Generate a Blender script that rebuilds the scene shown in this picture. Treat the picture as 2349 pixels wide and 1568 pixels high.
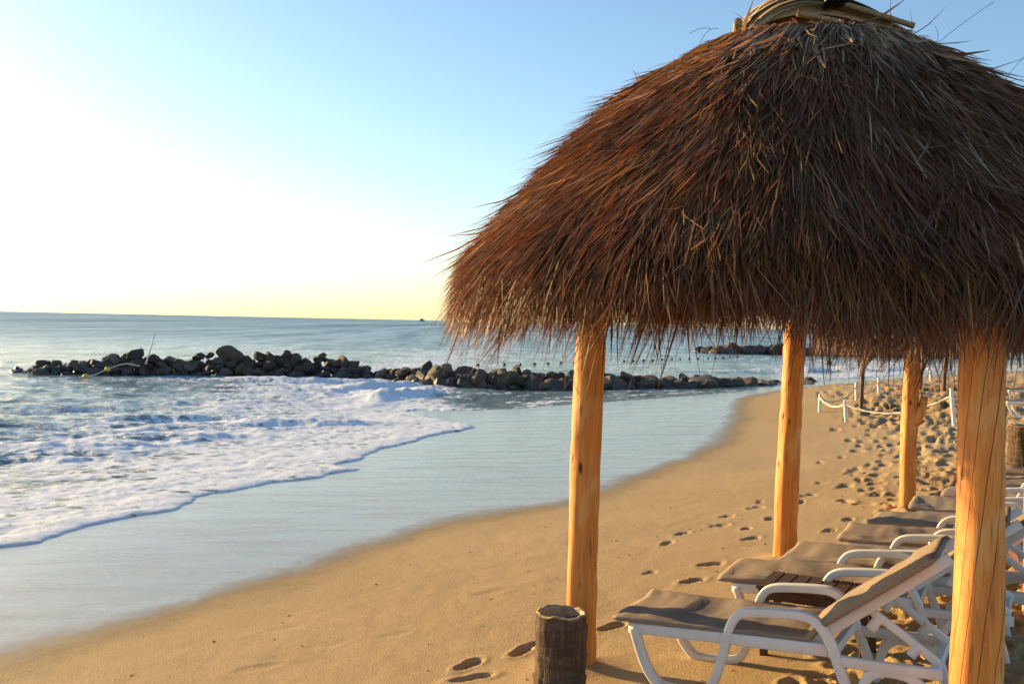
import bpy, bmesh, math, random
import numpy as np
from mathutils import Vector, Matrix, Quaternion

R = math.radians
for o in list(bpy.data.objects):
    bpy.data.objects.remove(o)
S = bpy.context.scene
COL = S.collection
rng = np.random.default_rng(7)
random.seed(7)

# ------------------------------------------------------------------ camera
CAM_H = 2.05
FPX = 2284.0                      # focal length in pixels of a 2349 x 1568 frame
cam_d = bpy.data.cameras.new('camera')
cam_d.lens = 35.0
cam_d.sensor_width = 36.0
cam_d.clip_start = 0.05
cam_d.clip_end = 30000
cam = bpy.data.objects.new('camera', cam_d)
COL.objects.link(cam)
CAM_M = Matrix.Translation((0, 0, CAM_H)) @ Matrix.Rotation(R(90 - 1.15), 4, 'X') @ Matrix.Rotation(R(1.22), 4, 'Z')
cam.matrix_world = CAM_M
S.camera = cam

# ------------------------------------------------------------------ light
SUN_AZ, SUN_EL = 56.0, 11.5       # degrees left of the view direction, above the horizon
world = bpy.data.worlds.new('World')
S.world = world
world.use_nodes = True
wn = world.node_tree
wn.nodes.clear()
sky = wn.nodes.new('ShaderNodeTexSky')
sky.sky_type = 'NISHITA'
sky.sun_disc = False
sky.sun_elevation = R(SUN_EL)
sky.sun_rotation = R(-SUN_AZ)
sky.altitude = 0
sky.air_density = 1.0
sky.dust_density = 0.62
sky.ozone_density = 2.4
bg = wn.nodes.new('ShaderNodeBackground')
bg.inputs['Strength'].default_value = 0.116
wo = wn.nodes.new('ShaderNodeOutputWorld')
wn.links.new(sky.outputs[0], bg.inputs['Color'])
wn.links.new(bg.outputs[0], wo.inputs['Surface'])

sun_d = bpy.data.lights.new('sun', 'SUN')
sun_d.energy = 5.0
sun_d.angle = R(0.6)
sun_d.color = (1.0, 0.69, 0.31)
sun = bpy.data.objects.new('sun', sun_d)
COL.objects.link(sun)
SUN_V = Vector((-math.sin(R(SUN_AZ)) * math.cos(R(SUN_EL)), math.cos(R(SUN_AZ)) * math.cos(R(SUN_EL)), math.sin(R(SUN_EL))))
sun.rotation_mode = 'QUATERNION'
sun.rotation_quaternion = SUN_V.to_track_quat('Z', 'Y')

S.view_settings.view_transform = 'Standard'
S.view_settings.look = 'None'
S.view_settings.exposure = 1.12
S.view_settings.gamma = 1.0
S.view_settings.use_curve_mapping = False
S.cycles.max_bounces = 8
S.cycles.transparent_max_bounces = 8

# ------------------------------------------------------------------ helpers
def ray(px, py):
    v = CAM_M.to_3x3() @ Vector(((px - 1174.5) / FPX, -(py - 784.0) / FPX, -1.0))
    return v

def at_z(px, py, z):
    v = ray(px, py)
    t = (z - CAM_H) / v.z
    return Vector((v.x * t, v.y * t, z))

def at_d(px, py, d):
    v = ray(px, py)
    t = d / v.y
    return Vector((v.x * t, d, CAM_H + v.z * t))

_LAT = rng.random((256, 256))
def vnoise(x, y):
    x = np.asarray(x, float); y = np.asarray(y, float)
    xi = np.floor(x).astype(int); yi = np.floor(y).astype(int)
    fx = x - xi; fy = y - yi
    fx = fx * fx * fx * (fx * (fx * 6 - 15) + 10); fy = fy * fy * fy * (fy * (fy * 6 - 15) + 10)
    a = _LAT[xi % 256, yi % 256]; b = _LAT[(xi + 1) % 256, yi % 256]
    c = _LAT[xi % 256, (yi + 1) % 256]; d = _LAT[(xi + 1) % 256, (yi + 1) % 256]
    return (a * (1 - fx) + b * fx) * (1 - fy) + (c * (1 - fx) + d * fx) * fy

def fbm(x, y, o=4, lac=2.03, g=0.5):
    s = 0; a = 1; n = 0
    for i in range(o):
        s = s + a * vnoise(x + 17.3 * i, y - 9.1 * i); n += a
        x = x * lac; y = y * lac; a *= g
    return s / n

def ridged(x, y, o=4, g=0.55):
    s = 0; a = 1; n = 0
    for i in range(o):
        s = s + a * (1 - np.abs(2 * vnoise(x + 31.7 * i, y + 5.3 * i) - 1)); n += a
        x = x * 2.07; y = y * 2.07; a *= g
    return s / n

def sstep(a, b, x):
    t = np.clip((x - a) / (b - a), 0, 1)
    return t * t * (3 - 2 * t)

def tag(o, label, cat, group=None, kind=None):
    o['label'] = label
    o['category'] = cat
    if group: o['group'] = group
    if kind: o['kind'] = kind
    return o

def link(name, me, parent=None, loc=None):
    o = bpy.data.objects.new(name, me)
    COL.objects.link(o)
    if parent is not None: o.parent = parent
    if loc is not None: o.location = loc
    return o

def empty(name, loc=(0, 0, 0), rz=0.0):
    o = bpy.data.objects.new(name, None)
    o.empty_display_size = 0.1
    COL.objects.link(o)
    o.location = loc
    o.rotation_euler = (0, 0, rz)
    return o

def big_mesh(name, V, Q, mat=None, smooth=True):
    """V: n x 3, Q: m x k faces of equal size."""
    me = bpy.data.meshes.new(name)
    V = np.ascontiguousarray(V, np.float32); Q = np.ascontiguousarray(Q, np.int32)
    m, k = Q.shape
    me.vertices.add(len(V)); me.vertices.foreach_set('co', V.ravel())
    me.loops.add(m * k); me.loops.foreach_set('vertex_index', Q.ravel())
    me.polygons.add(m); me.polygons.foreach_set('loop_start', np.arange(0, m * k, k, dtype=np.int32))
    me.polygons.foreach_set('use_smooth', np.full(m, smooth))
    me.update(calc_edges=True)
    if mat: me.materials.append(mat)
    return me

def add_attr(me, name, data):
    a = me.attributes.new(name, 'FLOAT', 'POINT')
    a.data.foreach_set('value', np.ascontiguousarray(data, np.float32))

def add_col(me, name, data):
    a = me.attributes.new(name, 'FLOAT_COLOR', 'POINT')
    d = np.ones((len(data), 4), np.float32); d[:, :3] = data
    a.data.foreach_set('color', d.ravel())

def py_mesh(name, V, F, mat=None, smooth=False):
    me = bpy.data.meshes.new(name)
    me.from_pydata([tuple(v) for v in V], [], [tuple(f) for f in F])
    me.update()
    if smooth: me.polygons.foreach_set('use_smooth', [True] * len(me.polygons))
    if mat: me.materials.append(mat)
    return me

class MB:
    """collects shapes into one mesh"""
    def __init__(self): self.V = []; self.F = []
    def add(self, V, F):
        n = len(self.V); self.V += [tuple(v) for v in V]; self.F += [tuple(i + n for i in f) for f in F]
    def box(self, c, s, M=None, ch=0.004):
        sx, sy, sz = s[0] / 2, s[1] / 2, s[2] / 2
        ch = min(ch, sx * .45, sy * .45, sz * .45)
        bm = bmesh.new()
        bmesh.ops.create_cube(bm, size=1)
        for v in bm.verts: v.co = Vector((v.co.x * 2 * sx, v.co.y * 2 * sy, v.co.z * 2 * sz))
        bmesh.ops.bevel(bm, geom=list(bm.edges), offset=ch, segments=1, affect='EDGES')
        if M is not None: bm.transform(M)
        bm.verts.index_update()
        self.add([v.co + Vector(c) for v in bm.verts], [[v.index for v in f.verts] for f in bm.faces])
        bm.free()
    def tube(self, pts, rad, n=10, cap=True):
        pts = [Vector(p) for p in pts]
        V = []; F = []
        up = Vector((0.03, 0.02, 1))
        prev = None
        for i, p in enumerate(pts):
            t = (pts[min(i + 1, len(pts) - 1)] - pts[max(i - 1, 0)]).normalized()
            if prev is None:
                a = t.cross(up)
                if a.length < 1e-3: a = t.cross(Vector((1, 0, 0)))
                a.normalize()
            else:
                a = (prev - t * prev.dot(t)).normalized()
            prev = a
            b = t.cross(a)
            r = rad[i] if hasattr(rad, '__len__') else rad
            for k in range(n):
                th = 2 * math.pi * k / n
                V.append(p + (a * math.cos(th) + b * math.sin(th)) * r)
        for i in range(len(pts) - 1):
            for k in range(n):
                F.append((i * n + k, i * n + (k + 1) % n, (i + 1) * n + (k + 1) % n, (i + 1) * n + k))
        if cap:
            F.append(tuple(range(n))[::-1]); F.append(tuple(range((len(pts) - 1) * n, len(pts) * n)))
        self.add(V, F)
    def bar(self, path, w, ty, y0, sub=4):
        """bar swept along a path of (x, z) points, width w in that plane, ty thick in y"""
        P = catmull([Vector((p[0], 0, p[1])) for p in path], sub) if sub > 1 else [Vector((p[0], 0, p[1])) for p in path]
        V = []; F = []
        n = 12
        for i, p in enumerate(P):
            t = (P[min(i + 1, len(P) - 1)] - P[max(i - 1, 0)]).normalized()
            nr = Vector((-t.z, 0, t.x))
            a, b = w / 2, ty / 2
            c = min(a, b) * .38
            for (u, v) in ((a - c * .3, b - c * .3), (a - c, b), (0, b + .0005), (-a + c, b), (-a + c * .3, b - c * .3), (-a, 0),
                           (-a + c * .3, -b + c * .3), (-a + c, -b), (0, -b - .0005), (a - c, -b), (a - c * .3, -b + c * .3), (a, 0)):
                V.append(p + nr * u + Vector((0, y0 + v, 0)))
        for i in range(len(P) - 1):
            for k in range(n):
                F.append((i * n + k, (i + 1) * n + k, (i + 1) * n + (k + 1) % n, i * n + (k + 1) % n))
        F.append(tuple(range(n))); F.append(tuple(range((len(P) - 1) * n, len(P) * n))[::-1])
        self.add(V, F)
    def mesh(self, name, mat, smooth=False):
        return py_mesh(name, self.V, self.F, mat, smooth)
    def build(self, name, mat, parent=None, smooth=False, loc=None):
        return link(name, self.mesh(name, mat, smooth), parent, loc)

def catmull(P, sub):
    out = []
    n = len(P)
    for i in range(n - 1):
        p0, p1, p2, p3 = P[max(i - 1, 0)], P[i], P[i + 1], P[min(i + 2, n - 1)]
        for k in range(sub):
            t = k / sub
            out.append(0.5 * ((2 * p1) + (p2 - p0) * t + (2 * p0 - 5 * p1 + 4 * p2 - p3) * t * t + (3 * p1 - p0 - 3 * p2 + p3) * t ** 3))
    out.append(P[-1])
    return out

# ------------------------------------------------------------------ materials
class NT:
    def __init__(self, name):
        self.m = bpy.data.materials.new(name)
        self.m.use_nodes = True
        self.t = self.m.node_tree
        self.t.nodes.clear()
        self.out = self.t.nodes.new('ShaderNodeOutputMaterial')
    def n(self, kind, **kw):
        nd = self.t.nodes.new('ShaderNode' + kind)
        for k, v in kw.items():
            if k in nd.inputs.keys() and not hasattr(nd, k):
                nd.inputs[k].default_value = v
            else:
                setattr(nd, k, v)
        return nd
    def l(self, a, b): self.t.links.new(a, b)
    def coords(self, which='Object', scale=(1, 1, 1)):
        c = self.n('TexCoord'); mp = self.n('Mapping')
        mp.inputs['Scale'].default_value = scale
        self.l(c.outputs[which], mp.inputs['Vector'])
        return mp.outputs[0]
    def pos(self, scale=(1, 1, 1), rot=(0, 0, 0)):
        g = self.n('NewGeometry'); mp = self.n('Mapping')
        mp.inputs['Scale'].default_value = scale
        mp.inputs['Rotation'].default_value = rot
        self.l(g.outputs['Position'], mp.inputs['Vector'])
        return mp.outputs[0]
    def noise(self, vec, scale, detail=4, rough=0.55, dist=0.0):
        x = self.n('TexNoise')
        x.inputs['Scale'].default_value = scale; x.inputs['Detail'].default_value = detail
        x.inputs['Roughness'].default_value = rough; x.inputs['Distortion'].default_value = dist
        self.l(vec, x.inputs['Vector'])
        return x.outputs['Fac']
    def ramp(self, fac, stops, interp='LINEAR'):
        x = self.n('ValToRGB')
        x.color_ramp.interpolation = interp
        e = x.color_ramp.elements
        while len(e) < len(stops): e.new(0.5)
        for i, (p, c) in enumerate(stops):
            e[i].position = p
            e[i].color = (c, c, c, 1) if not hasattr(c, '__len__') else (c[0], c[1], c[2], 1)
        self.l(fac, x.inputs['Fac'])
        return x.outputs['Color']
    def math(self, op, a, b=None, c=None):
        x = self.n('Math'); x.operation = op
        for i, v in enumerate((a, b, c)):
            if v is None: continue
            if isinstance(v, (int, float)): x.inputs[i].default_value = v
            else: self.l(v, x.inputs[i])
        return x.outputs[0]
    def mix(self, fac, a, b, blend='MIX'):
        x = self.n('Mix'); x.data_type = 'RGBA'; x.blend_type = blend
        for i, v in ((0, fac), (6, a), (7, b)):
            if isinstance(v, (int, float)): x.inputs[i].default_value = v
            elif isinstance(v, tuple): x.inputs[i].default_value = (v[0], v[1], v[2], 1)
            else: self.l(v, x.inputs[i])
        return x.outputs[2]
    def bump(self, h, strength=0.3, dist=0.01, normal=None):
        x = self.n('Bump'); x.inputs['Strength'].default_value = strength; x.inputs['Distance'].default_value = dist
        self.l(h, x.inputs['Height'])
        if normal is not None: self.l(normal, x.inputs['Normal'])
        return x.outputs[0]
    def attr(self, name, out='Fac'):
        a = self.n('Attribute'); a.attribute_name = name
        return a.outputs[out]
    def pbsdf(self, color=None, rough=0.6, normal=None, **kw):
        p = self.n('BsdfPrincipled')
        if color is not None:
            if isinstance(color, tuple): p.inputs['Base Color'].default_value = (*color, 1)
            else: self.l(color, p.inputs['Base Color'])
        if isinstance(rough, (int, float)): p.inputs['Roughness'].default_value = rough
        else: self.l(rough, p.inputs['Roughness'])
        if normal is not None: self.l(normal, p.inputs['Normal'])
        for k, v in kw.items():
            key = k.replace('_', ' ')
            if isinstance(v, (int, float)): p.inputs[key].default_value = v
            else: self.l(v, p.inputs[key])
        return p.outputs[0]
    def done(self, sh):
        self.l(sh, self.out.inputs['Surface'])
        return self.m

def mat_sand():
    t = NT('sand')
    p = t.pos()
    wet = t.attr('wet')
    big = t.noise(p, 0.35, 4)
    fine = t.noise(p, 120, 3, 0.75)
    mid = t.noise(p, 9, 5, 0.6)
    dry = t.ramp(big, [(0.3, (.49, .35, .178)), (0.7, (.56, .405, .212))])
    dry = t.mix(t.math('MULTIPLY', t.ramp(fine, [(0.40, 0.0), (0.62, 1.0)]), 0.72), dry, (.22, .14, .072))
    dry = t.mix(t.math('MULTIPLY', mid, 0.22), dry, (.33, .20, .10))
    speck = t.noise(p, 75, 2, 0.5)
    dry = t.mix(t.math('MULTIPLY', t.ramp(speck, [(0.70, 0.0), (0.78, 1.0)]), 0.55), dry, (.10, .062, .035))
    wp = t.pos((0.30, 1.5, 1), (0, 0, R(-14)))
    streak = t.noise(wp, 2.2, 5, 0.65, 0.6)
    wetc = t.ramp(streak, [(0.36, (.225, .160, .072)), (0.68, (.29, .205, .095))])
    grain = t.noise(p, 120, 3, 0.7)
    wetc = t.mix(t.math('MULTIPLY', t.ramp(grain, [(0.4, 0.0), (0.7, 1.0)]), 0.5), wetc, (.06, .045, .03))
    col = t.mix(wet, dry, wetc)
    film = t.attr('film')
    rw = t.ramp(streak, [(0.30, 0.18), (0.52, 0.21), (0.72, 0.25)])
    film = t.math('MULTIPLY', film, t.ramp(streak, [(0.42, 1.0), (0.68, 0.86)]))
    rough = t.mix(film, (0.9, 0.9, 0.9), rw)
    n1 = t.bump(t.mix(wet, t.math('ADD', fine, t.math('MULTIPLY', speck, 1.2)), t.math('MULTIPLY', grain, 0.30)), 0.8, 0.007)
    n2 = t.bump(t.mix(wet, mid, t.math('MULTIPLY', streak, 0.05)), 0.30, 0.02, n1)
    spec = t.math('MULTIPLY_ADD', film, 0.45, 0.15)
    sh = t.pbsdf(col, rough, n2, Specular_IOR_Level=spec, Coat_Weight=t.math('MULTIPLY', film, 0.35),
                 Coat_Roughness=t.math('MULTIPLY', rw, 0.7), Coat_IOR=1.34)
    return t.done(sh)

def mat_sea():
    t = NT('sea_water')
    foam = t.attr('foam')
    far = t.attr('far')
    p = t.pos()
    ps = t.pos((1, 2.2, 1), (0, 0, R(12)))
    w1 = t.noise(ps, 1.5, 6, 0.62, 0.4)
    w2 = t.noise(ps, 0.28, 4, 0.6, 0.5)
    w3 = t.noise(ps, 0.045, 4, 0.6)
    w4 = t.noise(p, 9.0, 4, 0.6)
    wa = t.noise(t.pos((0.55, 0.13, 1)), 1.0, 4, 0.6, 0.3)
    wb = t.noise(t.pos((0.22, 0.016, 1)), 1.0, 4, 0.65, 0.3)
    wc = t.noise(t.pos((0.07, 0.0022, 1)), 1.0, 4, 0.65, 0.2)
    nn = t.bump(w4, 0.35, 0.02)
    nn = t.bump(wa, 0.6, 0.5, nn)
    nn = t.bump(w1, 0.9, 0.30, nn)
    nn = t.bump(w2, 0.9, 0.8, nn)
    nn = t.bump(w3, 0.6, 2.5, nn)
    deep = t.ramp(w2, [(0.35, (.050, .125, .165)), (0.65, (.11, .22, .27))])
    shallow = t.ramp(w1, [(0.35, (.12, .15, .125)), (0.65, (.20, .22, .175))])
    chp = t.ramp(t.mix(t.ramp(far, [(0.55, 0.0), (1.0, 1.0)]), t.mix(t.ramp(far, [(0.14, 0.0), (0.45, 1.0)]), wa, wb), wc), [(0.42, 0.0), (0.57, 1.0)])  # streaks painting the light and dark of wave facets into water colour and reflectance
    deep = t.mix(chp, deep, (.31, .44, .50))
    col = t.mix(t.attr('shallow'), deep, shallow)
    water = t.pbsdf(col, t.ramp(far, [(0.10, 0.12), (0.35, 0.30), (1.0, 0.40)]), nn, IOR=1.333, Specular_IOR_Level=t.math('MULTIPLY', t.math('SUBTRACT', 0.5, t.math('MULTIPLY', far, 0.20)), t.math('MULTIPLY_ADD', chp, 0.55, 0.45)))
    fp = t.noise(t.pos((1, 1.6, 1), (0, 0, R(20))), 4.5, 6, 0.65, 1.2)
    bub = t.n('TexVoronoi'); bub.feature = 'DISTANCE_TO_EDGE'; bub.inputs['Scale'].default_value = 3.6
    dp = t.n('Mix'); dp.data_type = 'VECTOR'; dp.inputs[0].default_value = 0.25
    nz = t.n('TexNoise'); nz.inputs['Scale'].default_value = 3.0
    t.l(p, nz.inputs['Vector']); t.l(p, dp.inputs[4]); t.l(nz.outputs['Color'], dp.inputs[5])
    t.l(dp.outputs[1], bub.inputs['Vector'])
    lace = t.ramp(bub.outputs['Distance'], [(0.03, 1.0), (0.30, 0.0)])
    f = t.math('ADD', t.math('MULTIPLY', foam, 0.96), t.math('MULTIPLY', t.math('SUBTRACT', fp, 0.5), 1.9))
    f = t.math('ADD', f, t.math('MULTIPLY', t.math('SUBTRACT', lace, 0.42), 0.80))
    fac = t.math('MULTIPLY', t.ramp(f, [(0.43, 0.0), (0.68, 1.0)]), t.ramp(foam, [(0.03, 0.0), (0.2, 1.0)]))
    fh = t.noise(t.pos((1, 1.5, 1), (0, 0, R(20))), 7, 6, 0.7, 0.5)
    fn = t.bump(fh, 0.4, 0.05)
    fcol = t.ramp(fh, [(0.3, (.58, .61, .66)), (0.65, (.78, .80, .83))])
    fsh = t.pbsdf(fcol, 0.55, fn, Specular_IOR_Level=0.35)
    mx = t.n('MixShader')
    t.l(fac, mx.inputs[0]); t.l(water, mx.inputs[1]); t.l(fsh, mx.inputs[2])
    return t.done(mx.outputs[0])

def mat_rock():
    t = NT('boulder_stone')
    oi = t.n('ObjectInfo')
    c = t.coords('Object')
    n1 = t.noise(c, 2.2, 6, 0.65)
    n2 = t.noise(c, 14, 4, 0.7)
    base = t.ramp(oi.outputs['Random'], [(0.0, (.050, .033, .021)), (0.45, (.080, .054, .035)), (0.85, (.125, .088, .058)), (1.0, (.20, .165, .13))])
    col = t.mix(t.ramp(n1, [(0.35, 0.0), (0.7, 0.8)]), base, (.035, .025, .018))
    col = t.mix(t.math('MULTIPLY', t.ramp(n2, [(0.55, 0.0), (0.8, 1.0)]), 0.4), col, (.20, .16, .12))
    g = t.n('NewGeometry'); sp = t.n('SeparateXYZ')
    t.l(g.outputs['Position'], sp.inputs[0])
    wetf = t.ramp(t.math('ADD', sp.outputs['Z'], 0.75), [(0.12, 1.0), (0.45, 0.0)])
    col = t.mix(t.math('MULTIPLY', wetf, 0.6), col, (.018, .014, .010))
    rough = t.mix(wetf, (0.75, 0.75, 0.75), (0.28, 0.28, 0.28))
    nn = t.bump(n2, 0.5, 0.05, t.bump(n1, 0.5, 0.12))
    return t.done(t.pbsdf(col, rough, nn))

def mat_post(name, base, dark, crack=0.0, mottled=0.5):
    t = NT(name)
    c = t.coords('Object')
    sep = t.n('SeparateXYZ'); t.l(c, sep.inputs[0])
    g1 = t.noise(t.coords('Object', (14, 14, 1.2)), 2.0, 6, 0.62, 0.4)
    g2 = t.noise(t.coords('Object', (40, 40, 2.2)), 2.0, 4, 0.6)
    patch = t.noise(t.coords('Object', (5, 5, 1.6)), 1.3, 3, 0.6, 0.8)
    col = t.mix(t.ramp(g1, [(0.34, 0.0), (0.66, 1.0)]), base, (base[0] * .74, base[1] * .64, base[2] * .6))
    col = t.mix(t.math('MULTIPLY', t.ramp(patch, [(0.50, 0.0), (0.60, 1.0)]), mottled), col, (base[0] * .98, base[1] * 1.4, base[2] * 2.4))
    col = t.mix(t.math('MULTIPLY', t.ramp(g2, [(0.56, 0.0), (0.72, 1.0)]), 0.75), col, dark)
    vo = t.n('TexVoronoi'); vo.inputs['Scale'].default_value = 1.0
    t.l(t.coords('Object', (13, 13, 5.0)), vo.inputs['Vector'])
    sc = t.n('SeparateColor'); t.l(vo.outputs['Color'], sc.inputs[0])
    kn = t.math('MULTIPLY', t.ramp(vo.outputs['Distance'], [(0.10, 1.0), (0.24, 0.0)]), t.ramp(sc.outputs[0], [(0.45, 0.0), (0.50, 1.0)]))
    col = t.mix(kn, col, tuple(d * .35 for d in dark))
    h = t.math('SUBTRACT', t.math('ADD', g1, t.math('MULTIPLY', g2, 0.4)), t.math('MULTIPLY', kn, 0.8))
    if crack > 0:
        ang = t.math('ARCTAN2', sep.outputs['Y'], sep.outputs['X'])
        wob = t.noise(t.coords('Object', (3, 3, 2.2)), 1.6, 4, 0.6)
        u = t.math('ADD', t.math('MULTIPLY', ang, 1.1141), t.math('MULTIPLY', sep.outputs['Z'], -1.45))
        u = t.math('ADD', u, t.math('MULTIPLY', wob, 0.22))
        fr = t.math('ABSOLUTE', t.math('SUBTRACT', t.math('FRACT', u), 0.5))
        brk = t.ramp(t.noise(t.coords('Object', (5, 5, 2.0)), 1.7, 3), [(0.34, 0.35), (0.50, 1.0)])
        ln = t.math('MULTIPLY', t.ramp(fr, [(0.014, 1.0), (0.040, 0.0)]), brk)
        col = t.mix(t.math('MULTIPLY', ln, 0.9), col, (.05, .02, .008))
        h = t.math('SUBTRACT', h, t.math('MULTIPLY', ln, crack))
    nn = t.bump(h, 0.45, 0.012)
    return t.done(t.pbsdf(col, 0.55, nn, Specular_IOR_Level=0.35))

def mat_thatch():
    t = NT('thatch_straw')
    col = t.attr('Col', 'Color')
    d = t.n('BsdfPrincipled'); t.l(col, d.inputs['Base Color'])
    d.inputs['Roughness'].default_value = 0.55; d.inputs['Specular IOR Level'].default_value = 0.35
    tr = t.n('BsdfTranslucent')
    t.l(t.mix(0.85, col, (1.8, 1.05, 0.6), 'MULTIPLY'), tr.inputs['Color'])
    mx = t.n('MixShader'); mx.inputs[0].default_value = 0.22
    t.l(d.outputs[0], mx.inputs[1]); t.l(tr.outputs[0], mx.inputs[2])
    return t.done(mx.outputs[0])

def mat_plain(name, col, rough=0.5, nscale=8, var=0.25, bump=0.1, stretch=(1, 1, 1), spec=0.4, dirt=None, dist=0.01):
    t = NT(name)
    c = t.coords('Object', stretch)
    n = t.noise(c, nscale, 5, 0.6)
    c2 = t.mix(t.ramp(n, [(0.3, 0.0), (0.7, 1.0)]), tuple(x * (1 - var) for x in col), tuple(min(1, x * (1 + var * .6)) for x in col))
    if dirt:
        dn = t.noise(t.coords('Object'), 5.5, 6, 0.7, 0.3)
        c2 = t.mix(t.math('MULTIPLY', t.ramp(dn, [(0.5, 0.0), (0.75, 1.0)]), dirt[3]), c2, dirt[:3])
    return t.done(t.pbsdf(c2, rough, t.bump(n, bump, dist), Specular_IOR_Level=spec))

def mat_cloth(name, col):
    t = NT(name)
    oi = t.n('ObjectInfo')
    wx = t.noise(t.coords('Object', (6, 160, 160)), 1.5, 3, 0.6)
    wy = t.noise(t.coords('Object', (160, 6, 160)), 1.5, 3, 0.6)
    st = t.noise(t.coords('Object'), 3.2, 5, 0.65, 0.5)
    w = t.math('ADD', wx, wy)
    c = t.mix(t.ramp(t.math('MULTIPLY', w, 0.5), [(0.35, 0.0), (0.65, 1.0)]), tuple(x * .68 for x in col), tuple(x * 1.22 for x in col))
    c = t.mix(t.math('MULTIPLY', t.ramp(st, [(0.45, 0.0), (0.7, 1.0)]), 0.55), c, (.34, .235, .13))
    h = t.noise(t.coords('Object', (1.4, 3.5, 2)), 6, 4, 0.6, 0.7)
    return t.done(t.pbsdf(c, 0.9, t.bump(w, 0.25, 0.002, t.bump(h, 0.25, 0.02)), Specular_IOR_Level=0.15))

M_SAND = mat_sand()
M_SEA = mat_sea()
M_ROCK = mat_rock()
M_POST = mat_post('peeled_log', (.74, .285, .054), (.20, .07, .02), 0.0, 0.6)
M_POSTC = mat_post('cracked_peeled_log', (.76, .295, .060), (.22, .08, .022), 1.2, 0.5)
M_POSTD = mat_post('weathered_log', (.13, .055, .03), (.03, .014, .008), 0.0, 0.2)
M_POSTG = mat_post('grey_log', (.30, .22, .14), (.08, .05, .03), 0.0, 0.3)
M_THATCH = mat_thatch()
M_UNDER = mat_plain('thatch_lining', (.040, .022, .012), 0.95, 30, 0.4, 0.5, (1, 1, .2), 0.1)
M_WHITE = mat_plain('white_plastic', (.74, .72, .68), 0.38, 4, 0.05, 0.03, dirt=(.45, .36, .26, .35))
M_CLOTH = mat_cloth('canvas_cushion', (.275, .215, .165))
M_TABLE = mat_plain('weathered_wood', (.105, .052, .028), 0.7, 5, 0.5, 0.4, (3, 30, 30), 0.25)
M_PALM = None
M_ROPE = mat_plain('white_rope', (.62, .55, .44), 0.8, 40, 0.25, 0.3)
M_FPOST = mat_plain('white_paint', (.76, .74, .70), 0.6, 9, 0.1, 0.1, dirt=(.40, .30, .2, .4))
M_BAMBOO = mat_plain('bamboo', (.30, .20, .09), 0.5, 6, 0.35, 0.2, (12, 12, 2))
M_SHEATH = mat_plain('palm_sheath', (.46, .33, .17), 0.6, 6, 0.4, 0.3, (3, 20, 20))
M_TIE = mat_plain('dark_binding', (.012, .014, .02), 0.5, 10, 0.3, 0.2)
M_YEL = mat_plain('yellow_float', (.55, .40, .06), 0.5, 6, 0.2, 0.05)
M_BUOY = mat_plain('brown_float', (.10, .065, .035), 0.5, 6, 0.3, 0.05)
M_TWIG = mat_plain('dry_debris', (.07, .045, .028), 0.9, 30, 0.4, 0.3)
M_SHIP = mat_plain('ship_paint', (.12, .10, .10), 0.6, 0.2, 0.3, 0.0)
M_BIN = mat_plain('grey_sand', (.16, .15, .145), 0.95, 60, 0.3, 0.5)

# ------------------------------------------------------------------ terrain
SEA = -0.75
def back(pts, z):
    return [Vector((p.x, p.y, 0)) for p in (at_z(a, b, z) for a, b in pts)]
WET_PX = [(0, 1530), (200, 1475), (400, 1412), (560, 1365), (720, 1312), (830, 1265), (1000, 1212), (1150, 1180), (1300, 1160), (1400, 1130),
          (1500, 1090), (1600, 1052), (1660, 1020), (1690, 985), (1702, 955), (1706, 935), (1722, 912), (1790, 898), (1900, 885), (2060, 873), (2200, 863), (2349, 856), (2800, 846)]
wetl = [Vector((-30, -22, 0)), Vector((-9.5, -3.0, 0)), Vector((-5.6, 4.2, 0))] + back(WET_PX, -0.40) + [Vector((120, 120, 0)), Vector((400, 330, 0))]
FOAM_PX = [(0, 1272), (80, 1258), (150, 1235), (230, 1212), (300, 1197), (380, 1184), (430, 1160), (490, 1140), (560, 1128), (640, 1112), (740, 1098), (822, 1080),
           (775, 1068), (815, 1058), (850, 1042), (900, 1022), (960, 1008), (1020, 992), (1092, 976), (1040, 962), (980, 946), (940, 934), (960, 930), (1100, 936),
           (1300, 930), (1500, 920), (1640, 912), (1715, 904), (1790, 893), (1850, 880), (2000, 870), (2100, 862), (2200, 855), (2349, 849), (2800, 842)]
foaml = [Vector((-40, -18, 0)), Vector((-14, 2.0, 0)), Vector((-8.2, 7.8, 0))] + back(FOAM_PX, -0.62) + [Vector((112, 126, 0)), Vector((390, 345, 0))]
far_sea = [(500, 20000), (-20000, 20000), (-20000, -3000)]
def poly_arr(L, sub):
    return np.array([(p.x, p.y) for p in catmull(L, sub)])
WETP = poly_arr(wetl, 4)
FOAMP = poly_arr(foaml, 2)

def sdist(x, y, P, closing):
    """signed distance to open polyline P; positive inside (sea side) of the polygon closed by CLOSING"""
    x = x.ravel(); y = y.ravel()
    d2 = np.full(x.shape, 1e18)
    for i in range(len(P) - 1):
        ax, ay = P[i]; bx, by = P[i + 1]
        ex, ey = bx - ax, by - ay
        L = ex * ex + ey * ey + 1e-12
        t = np.clip(((x - ax) * ex + (y - ay) * ey) / L, 0, 1)
        d2 = np.minimum(d2, (x - ax - t * ex) ** 2 + (y - ay - t * ey) ** 2)
    Q = np.vstack([P, np.array(closing)])
    ins = np.zeros(x.shape, bool)
    n = len(Q)
    for i in range(n):
        ax, ay = Q[i]; bx, by = Q[(i + 1) % n]
        if ay == by: continue
        c = ((ay > y) != (by > y)) & (x < (bx - ax) * (y - ay) / (by - ay) + ax)
        ins ^= c
    return np.where(ins, 1, -1) * np.sqrt(d2)

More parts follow.
